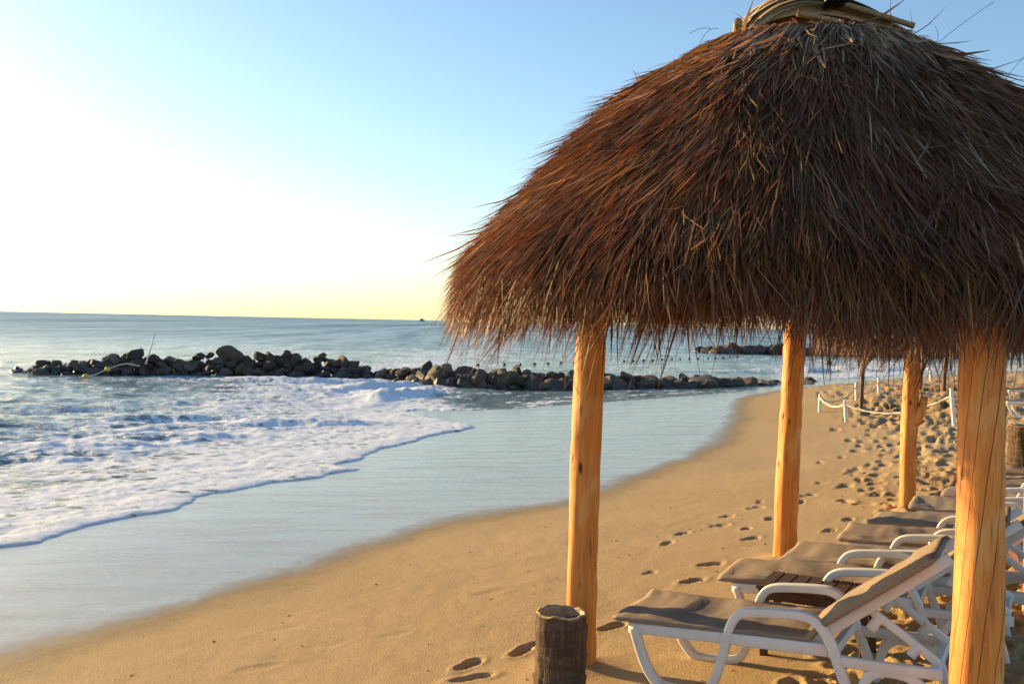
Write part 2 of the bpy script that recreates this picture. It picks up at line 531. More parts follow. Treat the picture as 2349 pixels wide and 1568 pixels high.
# height from the distance to the wet line, on a coarse map that is then smoothed
GX0, GY0, GS = -70.0, -40.0, 0.5
gnx, gny = 480, 420
gxx, gyy = np.meshgrid(GX0 + GS * np.arange(gnx), GY0 + GS * np.arange(gny), indexing='ij')
sd = -sdist(gxx, gyy, WETP, far_sea).reshape(gnx, gny)        # positive landward
st_ = np.linspace(-60, 60, 2401)
slope = 0.036 + 0.054 * sstep(-1.0, 1.0, st_) - 0.045 * sstep(3.5, 6.0, st_) - 0.043 * sstep(7.5, 11, st_)
zt = np.concatenate([[0], np.cumsum((slope[1:] + slope[:-1]) / 2 * (st_[1] - st_[0]))])
zt = zt - np.interp(0, st_, zt) - 0.40
HB = np.interp(sd, st_, zt)
k = np.exp(-0.5 * (np.arange(-6, 7) / 2.0) ** 2); k /= k.sum()
HB = np.apply_along_axis(lambda v: np.convolve(np.pad(v, 6, 'edge'), k, 'valid'), 0, HB)
HB = np.apply_along_axis(lambda v: np.convolve(np.pad(v, 6, 'edge'), k, 'valid'), 1, HB)

def sample(A, x0, y0, s, x, y):
    fx = np.clip((x - x0) / s, 0, A.shape[0] - 1.001); fy = np.clip((y - y0) / s, 0, A.shape[1] - 1.001)
    ix = fx.astype(int); iy = fy.astype(int); fx = fx - ix; fy = fy - iy
    return (A[ix, iy] * (1 - fx) + A[ix + 1, iy] * fx) * (1 - fy) + (A[ix, iy + 1] * (1 - fx) + A[ix + 1, iy + 1] * fx) * fy

def gz_base(x, y):
    return sample(HB, GX0, GY0, GS, np.asarray(x, float), np.asarray(y, float))
def gz(x, y):
    return float(gz_base(np.array([x]), np.array([y]))[0])
def on_ground(px, py, dz=0.0):
    p = at_z(px, py, 0.0)
    for i in range(12):
        p = at_z(px, py, gz(p.x, p.y) + dz)
    return p

# trodden sand: its edge, then prints stamped into a fine relief map
CH_PX = [(2160, 1330), (2060, 1215), (2005, 1150), (1985, 1090), (1985, 1035), (1960, 985), (1930, 930), (1885, 896), (1860, 884)]
chl = [Vector((9.0, -20, 0)), Vector((5.5, 4.0, 0))] + [Vector((p.x, p.y, 0)) for p in (on_ground(a, b) for a, b in CH_PX)] + [Vector((30, 62, 0)), Vector((110, 105, 0)), Vector((390, 320, 0))]
CHP = poly_arr(chl, 3)
FX0, FY0, FS = -2.5, 2.5, 0.025
fnx, fny = 760, 1360
FM = np.zeros((fnx, fny))
def stamp(cx, cy, a, b, rot, depth, rim=0.35, foot=False):
    rr = 2.1 * max(a, b)
    i0 = int((cx - rr - FX0) / FS); i1 = int((cx + rr - FX0) / FS) + 2
    j0 = int((cy - rr - FY0) / FS); j1 = int((cy + rr - FY0) / FS) + 2
    i0, j0 = max(i0, 0), max(j0, 0); i1, j1 = min(i1, fnx), min(j1, fny)
    if i1 <= i0 or j1 <= j0: return
    X, Y = np.meshgrid(FX0 + FS * np.arange(i0, i1) - cx, FY0 + FS * np.arange(j0, j1) - cy, indexing='ij')
    u = (X * math.cos(rot) + Y * math.sin(rot)) / a
    v = (-X * math.sin(rot) + Y * math.cos(rot)) / b
    if foot: v = v / (1.0 - 0.28 * np.exp(-((u + .15) / .35) ** 2)) + 0.12 * u
    q = np.sqrt(u * u + v * v)
    dent = -depth * (1 - sstep(0.62, 1.0, q)) * (1 + 0.35 * u * (q < 1))
    ring = depth * rim * np.exp(-((q - 1.2) / 0.22) ** 2)
    FM[i0:i1, j0:j1] += dent + ring
prints = [(1405, 1434, .15), (1470, 1388, .16), (1630, 1292, .15), (1530, 1245, .13), (1565, 1223, .15), (1650, 1203, .15), (1712, 1212, .14), (1668, 1183, .13),
          (1722, 1235, .14), (1766, 1190, .15), (1733, 1163, .14), (1902, 1218, .14), (1945, 1192, .15), (1853, 1135, .15), (1743, 1150, .12), (1930, 1115, .16),
          (1886, 1105, .14), (1970, 1100, .15), (1958, 1075, .15), (1925, 1050, .14), (1880, 1062, .13), (2040, 1170, .16), (1990, 1082, .16), (1075, 1521, .145),
          (1082, 1553, .15), (1196, 1490, .14), (1222, 1474, .12), (1590, 1330, .14), (1838, 1150, .14), (2010, 1130, .15), (1490, 1310, .10)]
for i, (px, py, a) in enumerate(prints):
    p = on_ground(px, py)
    stamp(p.x, p.y, a, a * .42, R(48 + 22 * math.sin(i * 2.3)), 0.038 if a > .125 else .022, 0.22, True)
for (px, py, a) in [(590, 1530, .2), (750, 1475, .2), (905, 1452, .16), (1120, 1362, .2), (640, 1440, .2), (1500, 1350, .18)]:
    p = on_ground(px, py); stamp(p.x, p.y, a, a * .4, R(35), 0.0035, .5)
nc = 0
while nc < 11000:
    cx, cy = rng.uniform(1, 16.4), rng.uniform(2.6, 36)
    nc += 1
    s_ = rng.uniform(0.06, 0.17)
    # only inside the trodden zone
    if 'CHS' not in globals():
        cgx, cgy = np.meshgrid(np.arange(0, 18, .25), np.arange(0, 40, .25), indexing='ij')
        CHS = sdist(cgx, cgy, CHP, far_sea).reshape(cgx.shape)      # negative = landward side of the edge
    dd = -sample(CHS, 0, 0, .25, np.array([cx]), np.array([cy]))[0]
    if dd < rng.uniform(-0.5, 0.9): continue
    stamp(cx, cy, s_, s_ * rng.uniform(.45, .9), rng.uniform(0, 3.14), rng.uniform(.03, .08) * min(1, s_ / .12), rng.uniform(.1, .35))
MOUNDS = [(q.x, q.y, .22) for q in (on_ground(1331, 1532), on_ground(1805, 1282), on_ground(2081, 1167))] + [(.27, 5.5, .26)]
# loungers and feet have roughened the sand under the row of loungers
for i in range(900):
    t_ = rng.uniform(0, 1); q = rng.uniform(0.2, 2.6)
    cx = 1.1 + 3.6 * t_ + q * .90; cy = 5.4 + 4.2 * t_ - q * .41
    s_ = rng.uniform(.05, .14)
    stamp(cx, cy, s_, s_ * rng.uniform(.4, .9), rng.uniform(0, 3.14), rng.uniform(.008, .032), .5)

def gz_fine(x, y):
    z = gz_base(x, y)
    d = np.hypot(x, y)
    inside = (x > FX0) & (x < FX0 + FS * (fnx - 1)) & (y > FY0) & (y < FY0 + FS * (fny - 1))
    z = z + np.where(inside, sample(FM, FX0, FY0, FS, x, y), 0)
    ch = sstep(-0.3, 1.2, -sample_ch(x, y))
    z = z + ch * ((fbm(x * 1.1, y * 1.1, 5) - .5) * 0.15 + (ridged(x * 3.1, y * 3.1, 3) - .5) * .05)
    z = z + ch * np.where(inside, 0, (ridged(x * 1.7, y * 1.7, 3) - .5) * 0.16)
    for (mx_, my_, mr_) in MOUNDS:
        z = z + .045 * np.exp(-(((x - mx_) ** 2 + (y - my_) ** 2) / mr_ ** 2)) * (.7 + .6 * vnoise(x * 6, y * 6))
    dry = sstep(-0.6, 1.4, sample(sd, GX0, GY0, GS, x, y))
    z = z + (dry * .85 + .15) * ((fbm(x * .9, y * .9, 4) - .5) * 0.035 + (fbm(x * 7, y * 7, 3) - .5) * .007 * dry)
    return z
def sample_ch(x, y):
    ins = (x > 0) & (x < 17.5) & (y > 0) & (y < 39)
    a = sample(CHS, 0, 0, .25, x, y)
    b = sample(CHS2, -60, -60, 1.0, x, y)
    return np.where(ins, a, b)
cgx2, cgy2 = np.meshgrid(np.arange(-60, 200, 1.0), np.arange(-60, 200, 1.0), indexing='ij')
CHS2 = sdist(cgx2, cgy2, CHP, far_sea).reshape(cgx2.shape)

def polar(az0, az1, ndense, nsparse, radii):
    dense = np.linspace(R(az0), R(az1), ndense)
    rest = np.linspace(R(az1), R(az0) + 2 * math.pi, nsparse + 2)[1:-1]
    az = np.concatenate([dense, rest])
    A, D = np.meshgrid(az, radii, indexing='ij')
    n, m = A.shape
    X = D * np.sin(A); Y = D * np.cos(A)
    idx = np.arange(n * m).reshape(n, m)
    nxt = np.roll(idx, -1, axis=0)
    Q = np.stack([idx[:, :-1], idx[:, 1:], nxt[:, 1:], nxt[:, :-1]], -1).reshape(-1, 4)
    return X.ravel(), Y.ravel(), Q

def compact(V, Q, attrs):
    used = np.unique(Q)
    mp = np.full(len(V), -1, np.int64); mp[used] = np.arange(len(used))
    return V[used], mp[Q], [a[used] for a in attrs]

rad = np.concatenate([[0.05, .4, .8, 1.3, 1.9, 2.3], 1 / np.linspace(1 / 2.6, 1 / 110., 640), [130, 170, 240, 400]])
X, Y, Q = polar(-36, 40, 760, 70, rad)
Z = gz_fine(X, Y)
sdv = sample(sd, GX0, GY0, GS, X, Y) + (fbm(X * 1.3, Y * .8, 3) - .5) * 0.45 + (fbm(X * 9, Y * 9, 3) - .5) * .22
wet = 1 - sstep(-0.3, 0.45, sdv)
film = 1 - sstep(-0.6, 0.15, sdv)
keep = (Z[Q].max(1) > SEA - 0.55)
V, Q2, (wet, film) = compact(np.stack([X, Y, Z], 1), Q[keep], [wet, film])
me = big_mesh('beach', V, Q2, M_SAND)
add_attr(me, 'wet', wet); add_attr(me, 'film', film)
beach = link('beach', me)
beach['kind'] = 'structure'
beach['label'] = 'tan sand beach with a wet shining strip along the water'

# ------------------------------------------------------------------ sea
rad = np.concatenate([[2.5, 4, 5.5, 7], 1 / np.linspace(1 / 8., 1 / 160., 440), 1 / np.linspace(1 / 170., 1 / 12000., 50)])
X, Y, Q = polar(-38, 38, 800, 60, rad)
D = np.hypot(X, Y)
sf = sdist(X, Y, FOAMP, far_sea)
sf = sf + (fbm(X * 1.6, Y * 1.6, 3) - .5) * .35 * (D < 60)
g0 = gz_base(X, Y)
fo_c = [(0, 1240, .95), (0, 1200, .8), (200, 1150, .85), (400, 1080, .8), (300, 1180, .95), (600, 1105, 1.), (700, 1040, .9), (900, 980, 1.), (1050, 970, 1.), (850, 900, .95), (910, 875, .9),
        (700, 862, .8), (600, 900, .7), (500, 960, .72), (300, 1000, .62), (100, 1050, .7), (0, 1110, .55), (50, 960, .18), (150, 900, .05), (300, 882, .08), (450, 890, .22), (0, 872, .05),
        (560, 862, .3), (300, 940, .3), (100, 1000, .40), (0, 1010, .28), (300, 780, 0), (800, 800, 0), (1300, 840, 0), (1700, 850, 0), (100, 800, 0), (1100, 915, .10), (1400, 908, .03),
        (1650, 905, .05), (1960, 856, .8), (2060, 857, .75), (1900, 846, .1), (2150, 848, .5), (1860, 868, .6), (2250, 848, .6), (700, 760, 0), (1500, 780, 0)]
num = np.zeros_like(X); den = np.zeros_like(X)
pu = X / np.maximum(Y, 1.); pv = 2.8 / np.maximum(Y, 1.)
for (px, py, w) in fo_c:
    p = at_z(px, py, -0.7)
    q = 1 / (((pu - p.x / p.y) * .55) ** 2 + ((pv - 2.8 / p.y) * 1.5) ** 2 + 1e-5) ** 1.6
    num += w * q; den += q
rho = num / den
rho = np.where(Y < 6, .5, rho)
near = np.exp(-(D / 75.) ** 2)
ca, sa = math.cos(R(24)), math.sin(R(24))
XR = X * ca + Y * sa; YR = -X * sa + Y * ca
lacy = ridged(XR * .55, YR * 1.1, 5, .6)
lac2 = fbm(XR * 1.8, YR * 3.0, 4)
foam = sstep(0.0, 1.0, rho * 1.12 - 0.12 + (lacy - .62) * 1.7 * (1 - rho * .4) + (lac2 - .5) * .8)
foam = np.where(rho < .02, 0, foam)
edge = np.exp(-np.clip(sf, 0, 9) / .30)
foam = np.clip(np.maximum(foam, edge * sstep(.25, .5, rho) * .95), 0, 1)
foam = np.where(D > 95, 0, foam)
chop = (ridged(XR * .33, YR * .62, 4) - .55) * .28 + (fbm(XR * 1.3, YR * 2.4, 4) - .5) * .13 + (ridged(XR * 1.1 + 9, YR * 2.2, 3) - .55) * .09
calm = sstep(0.5, 6, sf) * near
inlet = sstep(0, 1, np.clip((X + 3.5) / 5, 0, 1)) * (Y < 44)
calm = calm * (1 - .8 * inlet)
ruff = (fbm(X * 3.1, Y * 3.1, 4) - .5) * .034 * near * (.35 + foam) + (ridged(X * 4.1, Y * 4.1, 3) - .5) * .014 * foam * near
lvl = SEA + chop * calm * (0.75 + .35 * rho)
lip = (.010 + .030 * sstep(.25, .6, rho)) * (1 - np.exp(-np.clip(sf, 0, 50) / .10))
runup = g0 + lip + ruff * sstep(0, .5, sf) + (lacy - .5) * .06 * sstep(.2, 2.0, sf) * rho
Zs = np.where(sf > 0, np.maximum(lvl + ruff, runup), g0 - .06)
# a small breaker where the swash meets the pile of boulders, and a crest at mid distance
for (px, py, L, h, ang) in [(930, 905, 3.5, .26, 78), (740, 972, 1.6, .16, 20), (480, 1000, 1.5, .10, 20), (640, 872, 4.0, .20, 10), (1960, 852, 9, .35, 18), (120, 1030, 2.0, .08, 15), (880, 885, 3, .2, 60)]:
    p = at_z(px, py, -.7)
    dx, dy = X - p.x, Y - p.y
    u = dx * math.cos(R(ang)) + dy * math.sin(R(ang)); v = -dx * math.sin(R(ang)) + dy * math.cos(R(ang))
    v = v + .4 * np.sin(u * 1.1)
    b = np.exp(-(u / L) ** 2) * np.exp(-(v / np.where(v > 0, .8, .38)) ** 2)
    Zs = Zs + h * b * (.6 + .8 * fbm(X * 2.2, Y * 2.2, 3)) * (sf > .15)
    foam = np.clip(foam + b * 1.2, 0, 1)
shal = np.exp(-np.clip(sf, 0, 200) / 15.) * .8
keep = (sf[Q].max(1) > -0.02)
V, Q2, (foam, shal, farv) = compact(np.stack([X, Y, Zs], 1), Q[keep], [foam, shal, D])
me = big_mesh('sea', V, Q2, M_SEA)
add_attr(me, 'foam', foam); add_attr(me, 'shallow', shal); add_attr(me, 'far', np.clip(farv / 400, 0, 1))
sea = link('sea', me)
sea['kind'] = 'structure'
sea['label'] = 'blue rippled sea with white foam washing up the sand'

# ------------------------------------------------------------------ boulders
def boulder_mesh(i):
    r = np.random.default_rng(100 + i)
    bm = bmesh.new()
    bmesh.ops.create_icosphere(bm, subdivisions=3, radius=1.0)
    pl = []
    for kk in range(15):
        n = r.normal(size=3); n /= np.linalg.norm(n)
        pl.append((Vector(n), r.uniform(.52, .88)))
    sc = Vector((1.0, r.uniform(.7, .95), r.uniform(.55, .85)))
    for v in bm.verts:
        c = v.co.copy()
        for n, d in pl:
            e = c.dot(n) - d
            if e > 0: c -= n * e * .96
        w = float(fbm(np.array([c.x * 1.7 + i * 3.1 + c.z]), np.array([c.y * 1.7 + c.z * 1.3]), 3)[0])
        c *= 1.12 + (w - .5) * .16
        v.co = Vector((c.x * sc.x, c.y * sc.y, c.z * sc.z))
    me = bpy.data.meshes.new('boulder')
    bm.to_mesh(me); bm.free()
    me.polygons.foreach_set('use_smooth', [True] * len(me.polygons))
    me.set_sharp_from_angle(angle=R(26))
    me.materials.append(M_ROCK)
    return me
BOULD = [boulder_mesh(i) for i in range(16)]

def place_boulder(parent, x, y, z, s, r):
    o = link('boulder', BOULD[int(r.integers(len(BOULD)))], parent)
    o.location = (x - parent.location.x, y - parent.location.y, z - parent.location.z)
    o.rotation_euler = (r.normal() * .35, r.normal() * .35, r.uniform(0, 6.28))
    o.scale = (s * r.uniform(.9, 1.25), s * r.uniform(.85, 1.1), s * r.uniform(.85, 1.1))
    return o

def jetty(name, label, prof, n, smin, smax, seed, depth=2.6, zbase=SEA):
    r = np.random.default_rng(seed)
    px = np.array([p[0] for p in prof], float); pb = np.array([p[1] for p in prof], float); pt = np.array([p[2] for p in prof], float)
    mid = at_z(px.mean(), np.interp(px.mean(), px, pb), zbase)
    root = empty(name, (mid.x, mid.y, zbase))
    tag(root, label, 'rock jetty')
    cnt = 0
    # courses from front foot to crest, back face behind
    for (row, share) in ((0, .27), (1, .25), (2, .26), (3, .22)):
        m = int(n * share)
        xs = np.linspace(px[0], px[-1], m) + r.normal(size=m) * (px[-1] - px[0]) / m * .3
        for x in xs:
            x = float(np.clip(x, px[0], px[-1]))
            b = float(np.interp(x, px, pb)); t = float(np.interp(x, px, pt))
            p = at_z(x, b, zbase)
            fx = float(np.interp(x, [0, 850, 1050, 4000], [.85, .85, 1.15, 1.15]))
            h = max(.15, (b - t) * p.y / FPX * fx)
            s = r.uniform(smin, smax) * fx * (.75 + .25 * min(1, h / .9))
            if row == 0: dy, z = .35 * s, .12 * s + r.uniform(-.1, .1)
            elif row == 1: dy, z = .35 * depth * .5 + r.uniform(-.2, .2), .42 * h + r.uniform(-.1, .1) - .15 * s
            elif row == 2: dy, z = depth * .42 + r.uniform(-.3, .3), h - .80 * s + r.uniform(-.14, .08)
            else: dy, z = depth * .85 + r.uniform(-.3, .3), .45 * h - .2 * s
            v = Vector((p.x, p.y)).normalized()
            place_boulder(root, p.x + v.x * dy, p.y + v.y * dy, zbase + z, s, r)
            cnt += 1
    # packed rubble between the boulders, too small to tell apart
    V = []; F = []
    src = [BOULD_LOW[i] for i in range(len(BOULD_LOW))]
    for q in range(520):
        x = float(r.uniform(px[0], px[-1])); b = float(np.interp(x, px, pb)); t = float(np.interp(x, px, pt))
        p = at_z(x, b, zbase); h = max(.15, (b - t) * p.y / FPX); v = Vector((p.x, p.y)).normalized()
        u = r.uniform(0, 1); dy = depth * u; zz = h * (1 - abs(u - .45) / .62) * r.uniform(.2, .85) - .1
        s = r.uniform(.5, 1.0) * smin
        vv, ff = src[int(r.integers(len(src)))]
        M = Matrix.Rotation(r.uniform(0, 6.3), 3, 'Z') @ Matrix.Rotation(r.uniform(0, 6.3), 3, 'X')
        o0 = Vector((p.x + v.x * dy - mid.x, p.y + v.y * dy - mid.y, zz)); n0 = len(V)
        V += [tuple(M @ (w * s) + o0) for w in vv]; F += [tuple(i + n0 for i in f) for f in ff]
    rb = link('rubble', py_mesh('rubble', V, F, M_ROCK, False), root); rb['kind'] = 'stuff'
    return root
def low_boulder(i):
    r = np.random.default_rng(300 + i)
    bm = bmesh.new(); bmesh.ops.create_icosphere(bm, subdivisions=1, radius=1.0)
    for v in bm.verts: v.co = v.co * float(r.uniform(.75, 1.1)); v.co.z *= .75
    bm.verts.index_update()
    out = ([v.co.copy() for v in bm.verts], [[v.index for v in f.verts] for f in bm.faces]); bm.free()
    return out
BOULD_LOW = [low_boulder(i) for i in range(8)]
main_prof = [(35, 855, 851), (70, 858, 838), (100, 860, 822), (200, 861, 816), (310, 861, 797), (420, 862, 806), (530, 863, 796), (650, 865, 802), (740, 867, 808), (812, 869, 822), (850, 871, 836),
             (920, 878, 837), (1000, 886, 842), (1100, 891, 848), (1200, 894, 851), (1300, 898, 856), (1400, 899, 858), (1500, 901, 868), (1620, 901, 865), (1720, 899, 871), (1800, 896, 876), (1890, 891, 882)]
J1 = jetty('rock_jetty', 'long dark boulder jetty crossing the middle of the picture into the sea', main_prof, 288, .28, .58, 11)
r_ = np.random.default_rng(5)
for (px, b, t, s) in [(310, 815, 790, .72), (530, 818, 788, .95), (95, 855, 822, .62), (655, 815, 795, .5), (735, 815, 800, .5), (790, 838, 808, .75), (910, 858, 832, .62), (1010, 858, 836, .65), (1055, 872, 846, .6), (1130, 886, 850, .8), (1235, 865, 846, .5), (1430, 878, 854, .6), (1578, 898, 868, .5), (1638, 893, 862, .58)]:
    p = at_z(px, np.interp(px, [q[0] for q in main_prof], [q[1] for q in main_prof]), SEA)
    d = p.y + 1.0
    c = at_d(px, (b + t) / 2, d)
    place_boulder(J1, c.x, c.y, c.z - .22, s * .62, r_)
far_prof = [(1608, 808, 803), (1640, 811, 798), (1700, 812, 793), (1760, 813, 796), (1800, 814, 797), (1900, 817, 803), (2000, 820, 805), (2150, 822, 806), (2300, 824, 808)]
J2 = jetty('rock_jetty', 'low far boulder jetty behind the line of floats under the thatch', far_prof, 270, .45, .95, 12, 5.0)

# ------------------------------------------------------------------ thatched palapas
PROF = [(0.04, 3.97), (.30, 3.94), (.54, 3.88), (.80, 3.83), (1.09, 3.62), (1.42, 3.34), (1.67, 3.07), (1.91, 2.81), (2.08, 2.61), (2.22, 2.45), (2.34, 2.31)]
pr = np.array([p[0] for p in PROF]) * np.interp(np.arange(len(PROF)), [0, 3, 6, 10], [1.0, 1.03, 1.02, 1.01]); pz = np.array([p[1] for p in PROF])
pl_ = np.concatenate([[0], np.cumsum(np.hypot(np.diff(pr), np.diff(pz)))])
ll = np.linspace(0, pl_[-1], 400)
prs = np.interp(ll, pl_, pr); pzs = np.interp(ll, pl_, pz)
kk = np.ones(21) / 21
prs[10:-10] = np.convolve(prs, kk, 'valid'); pzs[10:-10] = np.convolve(pzs, kk, 'valid')
LT = pl_[-1]
def prof_at(l):
    return np.interp(l, ll, prs), np.interp(l, ll, pzs)

SAG_DIR = (math.cos(R(-17)), math.sin(R(-17)))
def sag(x, y, z, k):
    u = x * SAG_DIR[0] + y * SAG_DIR[1]
    return -k * np.log1p(np.exp(np.clip(u * 5, -40, 40))) / 5 * sstep(2.0, 3.1, z)
def make_thatch(seed, ntuft, nstr, width, fringe=0.30, dark=1.0, K=5, azr=(0, 2 * math.pi), droop=0.0):
    r = np.random.default_rng(seed)
    # tufts, denser where the roof is wider; a share of them at the eave
    cand = r.uniform(.02, LT - .50, ntuft * 6)
    keep = r.random(len(cand)) < (prof_at(cand)[0] / 2.4 * .9 + .08)
    lt = cand[keep][:ntuft]
    lt = np.round(lt / .21) * .21 + r.normal(size=len(lt)) * .028
    nf = int(ntuft * fringe)
    lt = np.concatenate([lt, r.uniform(LT - .85, LT - .40, nf)])
    eave = np.concatenate([np.zeros(len(lt) - nf), np.sqrt(r.uniform(0, 1, nf))])
    T = len(lt)
    tht = r.uniform(azr[0], azr[1], T)
    dvt = r.normal(size=T) * .075
    # large locks that lean the same way
    dvt += (fbm(tht * 4.0, lt * 2.2, 3) - .5) * .6
    liftt = np.abs(r.normal(size=T)) * .022 + .008
    pal = np.array([(.165, .090, .045), (.180, .086, .042), (.135, .078, .044), (.29, .205, .125), (.37, .315, .25), (.24, .165, .060), (.095, .055, .030)])
    pw = np.array([.26, .22, .18, .12, .07, .08, .07])
    # greyer near the crown, redder at the eave
    ct = np.zeros((T, 3))
    u = r.random(T)
    for i in range(T):
        w = pw.copy()
        if lt[i] < .9: w = np.array([.10, .05, .10, .33, .27, .15, .0])
        elif lt[i] > LT - 1.2: w = np.array([.28, .34, .14, .08, .03, .08, .05])
        ct[i] = pal[min(6, np.searchsorted(np.cumsum(w), u[i] * w.sum()))]
    ct *= np.array([.90, .80, .66])
    ct *= (0.45 + .95 * fbm(tht * 5 + 5, lt * 4, 3))[:, None]
    ti = np.repeat(np.arange(T), nstr)
    N = len(ti)
    l0 = lt[ti] + r.uniform(-.05, .05, N)
    l0 = np.clip(l0, .01, LT - .38)
    r0, _ = prof_at(l0)
    fan = r.normal(size=N)
    th0 = tht[ti] + fan * .042 / np.maximum(r0, .22)
    dv = dvt[ti] + fan * .09 + r.normal(size=N) * .06
    wild = r.random(N) < .002
    dv = np.where(wild, r.normal(size=N) * .7, dv)
    ev = eave[ti]
    L = r.uniform(.45, .80, N) * np.clip(.45 + l0 * .6, .45, 1)
    lim = LT - l0 + np.minimum(r.normal(size=N) * .08 - .05, .10) + np.where(r.random(N) < .06, r.uniform(0, .20, N), 0)
    hgr = (ev > 0) & (r.random(N) < .42)
    ev = np.where(hgr, ev * .12, ev)
    lim = lim + np.where(hgr, r.uniform(.08, .42, N), 0)
    lim = lim + np.where(hgr, .16 * np.exp(-(((th0 - 4.78) / .42) ** 2)), 0)
    clump = (np.sin(th0 * 7.0 + 1.3) + np.sin(th0 * 17.0) * .7 + np.sin(th0 * 31 + 2) * .5)
    lim = lim + .045 * clump + np.where((np.abs(((th0 - 3.55 + 9.42) % 6.283) - 3.14) < .10) & (r.random(N) < .35), r.uniform(.05, .36, N), 0) + np.where((np.abs(((th0 - 3.97 + 9.42) % 6.283) - 3.14) < .15) & (r.random(N) < .3), r.uniform(.05, .40, N), 0)
    L = np.where(l0 + L > LT - .2, np.minimum(np.maximum(lim, .2), 1.15), L)
    stiff = r.beta(1.3, 2.6, N) * .85
    curl = r.normal(size=N) * .10 + np.where(wild, r.normal(size=N) * .35, 0)
    h0 = r.uniform(-.045, .035, N)
    h0 = h0 - .36 * ev
    stiff = np.where(ev > 0, r.uniform(.6, 1.0, N), stiff)
    stiff = np.where(hgr, r.uniform(.0, .3, N), stiff)
    lift = liftt[ti] * r.uniform(.1, 1.3, N) * np.where(l0 < .7, .35, 1) + np.where(wild, np.abs(r.normal(size=N)) * .06, 0)
    hang = np.where(l0 + L > LT - .35, r.uniform(0, 1, N), 0)
    ra, za = prof_at(l0); rb, zb = prof_at(l0 + .05)
    tr_, tz_ = (rb - ra) / .05, (zb - za) / .05
    tl = np.hypot(tr_, tz_); tr_ /= tl; tz_ /= tl
    P = np.zeros((K, N, 3))
    for kq in range(K):
        q = kq / (K - 1)
        s = q * L
        ca_ = np.cos(dv); sa_ = np.sin(dv) + curl * q
        l = l0 + s * ca_
        over = np.maximum(0, l - LT)
        rr, zz = prof_at(np.minimum(l, LT))
        zz = zz - over * .8
        rr = rr + over * np.where(hgr, .08, .35)
        rs = ra + tr_ * s * ca_; zs2 = za + tz_ * s * ca_
        kf = stiff * np.where(l > LT - .9, 1, np.where(l0 < .8, .05, .2))
        rr = rr * (1 - kf) + rs * kf; zz = zz * (1 - kf) + zs2 * kf
        zz = zz - (.06 * hang + .16 * ev) * np.maximum(0, (l - (LT - .55))) ** 1.5
        h = h0 + lift * q * q * 2.2
        nr, nz = -tz_, tr_
        rr = rr + nr * h; zz = zz + nz * h
        th = th0 + s * sa_ / np.maximum(np.maximum(rr, ra), .25)
        P[kq, :, 0] = rr * np.cos(th); P[kq, :, 1] = rr * np.sin(th); P[kq, :, 2] = zz
    P[:, :, 2] += sag(P[:, :, 0], P[:, :, 1], P[:, :, 2], droop)
    ok = P[:, :, 2].min(0) > 1.58
    # ribbon sides
    tang = P[-1] - P[0]
    tang /= np.linalg.norm(tang, axis=1)[:, None] + 1e-9
    nrm = np.stack([np.cos(th0) * -tz_, np.sin(th0) * -tz_, tr_], 1)
    side = np.cross(tang, nrm); side /= np.linalg.norm(side, axis=1)[:, None] + 1e-9
    tw = r.normal(size=N) * .7
    side = side * np.cos(tw)[:, None] + nrm * np.sin(tw)[:, None]
    w = width * r.uniform(.5, 1.5, N) * np.where(r.random(N) < .22, 1.9, 1.0)
    w = np.where(l0 < 1.0, w * r.uniform(1., 2.4, N), w)
    prof_w = np.interp(np.linspace(0, 1, K), [0, .5, .85, 1], [.8, 1, .7, .15])
    col = ct[ti] * r.uniform(.6, 1.45, N)[:, None]
    col = np.where((r.random(N) < .05)[:, None], col * 1.9, col) * dark
    P, side, w, col = P[:, ok], side[ok], w[ok], col[ok]
    N = P.shape[1]
    V = np.zeros((N, K, 2, 3))
    for kq in range(K):
        V[:, kq, 0] = P[kq] - side * (w * prof_w[kq])[:, None]
        V[:, kq, 1] = P[kq] + side * (w * prof_w[kq])[:, None]
    base = (np.arange(N) * K * 2)[:, None]
    Qs = []
    for kq in range(K - 1):
        a = base + kq * 2
        Qs.append(np.concatenate([a, a + 1, a + 3, a + 2], 1))
    Q = np.concatenate(Qs, 0)
    me = big_mesh('thatch', V.reshape(-1, 3), Q, M_THATCH, False)
    add_col(me, 'Col', np.repeat(col, K * 2, axis=0))
    return me

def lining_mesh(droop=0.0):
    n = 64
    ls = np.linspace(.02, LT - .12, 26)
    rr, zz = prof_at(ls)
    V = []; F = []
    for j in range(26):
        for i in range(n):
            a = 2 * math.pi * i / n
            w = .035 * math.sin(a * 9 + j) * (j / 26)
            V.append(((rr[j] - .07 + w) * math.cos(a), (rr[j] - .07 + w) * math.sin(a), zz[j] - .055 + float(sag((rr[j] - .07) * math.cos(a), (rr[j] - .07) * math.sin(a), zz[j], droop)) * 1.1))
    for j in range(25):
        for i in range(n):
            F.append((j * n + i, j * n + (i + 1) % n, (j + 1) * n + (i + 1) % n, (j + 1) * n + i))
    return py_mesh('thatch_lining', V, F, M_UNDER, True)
LINING = lining_mesh(); LINING1 = lining_mesh(.13)

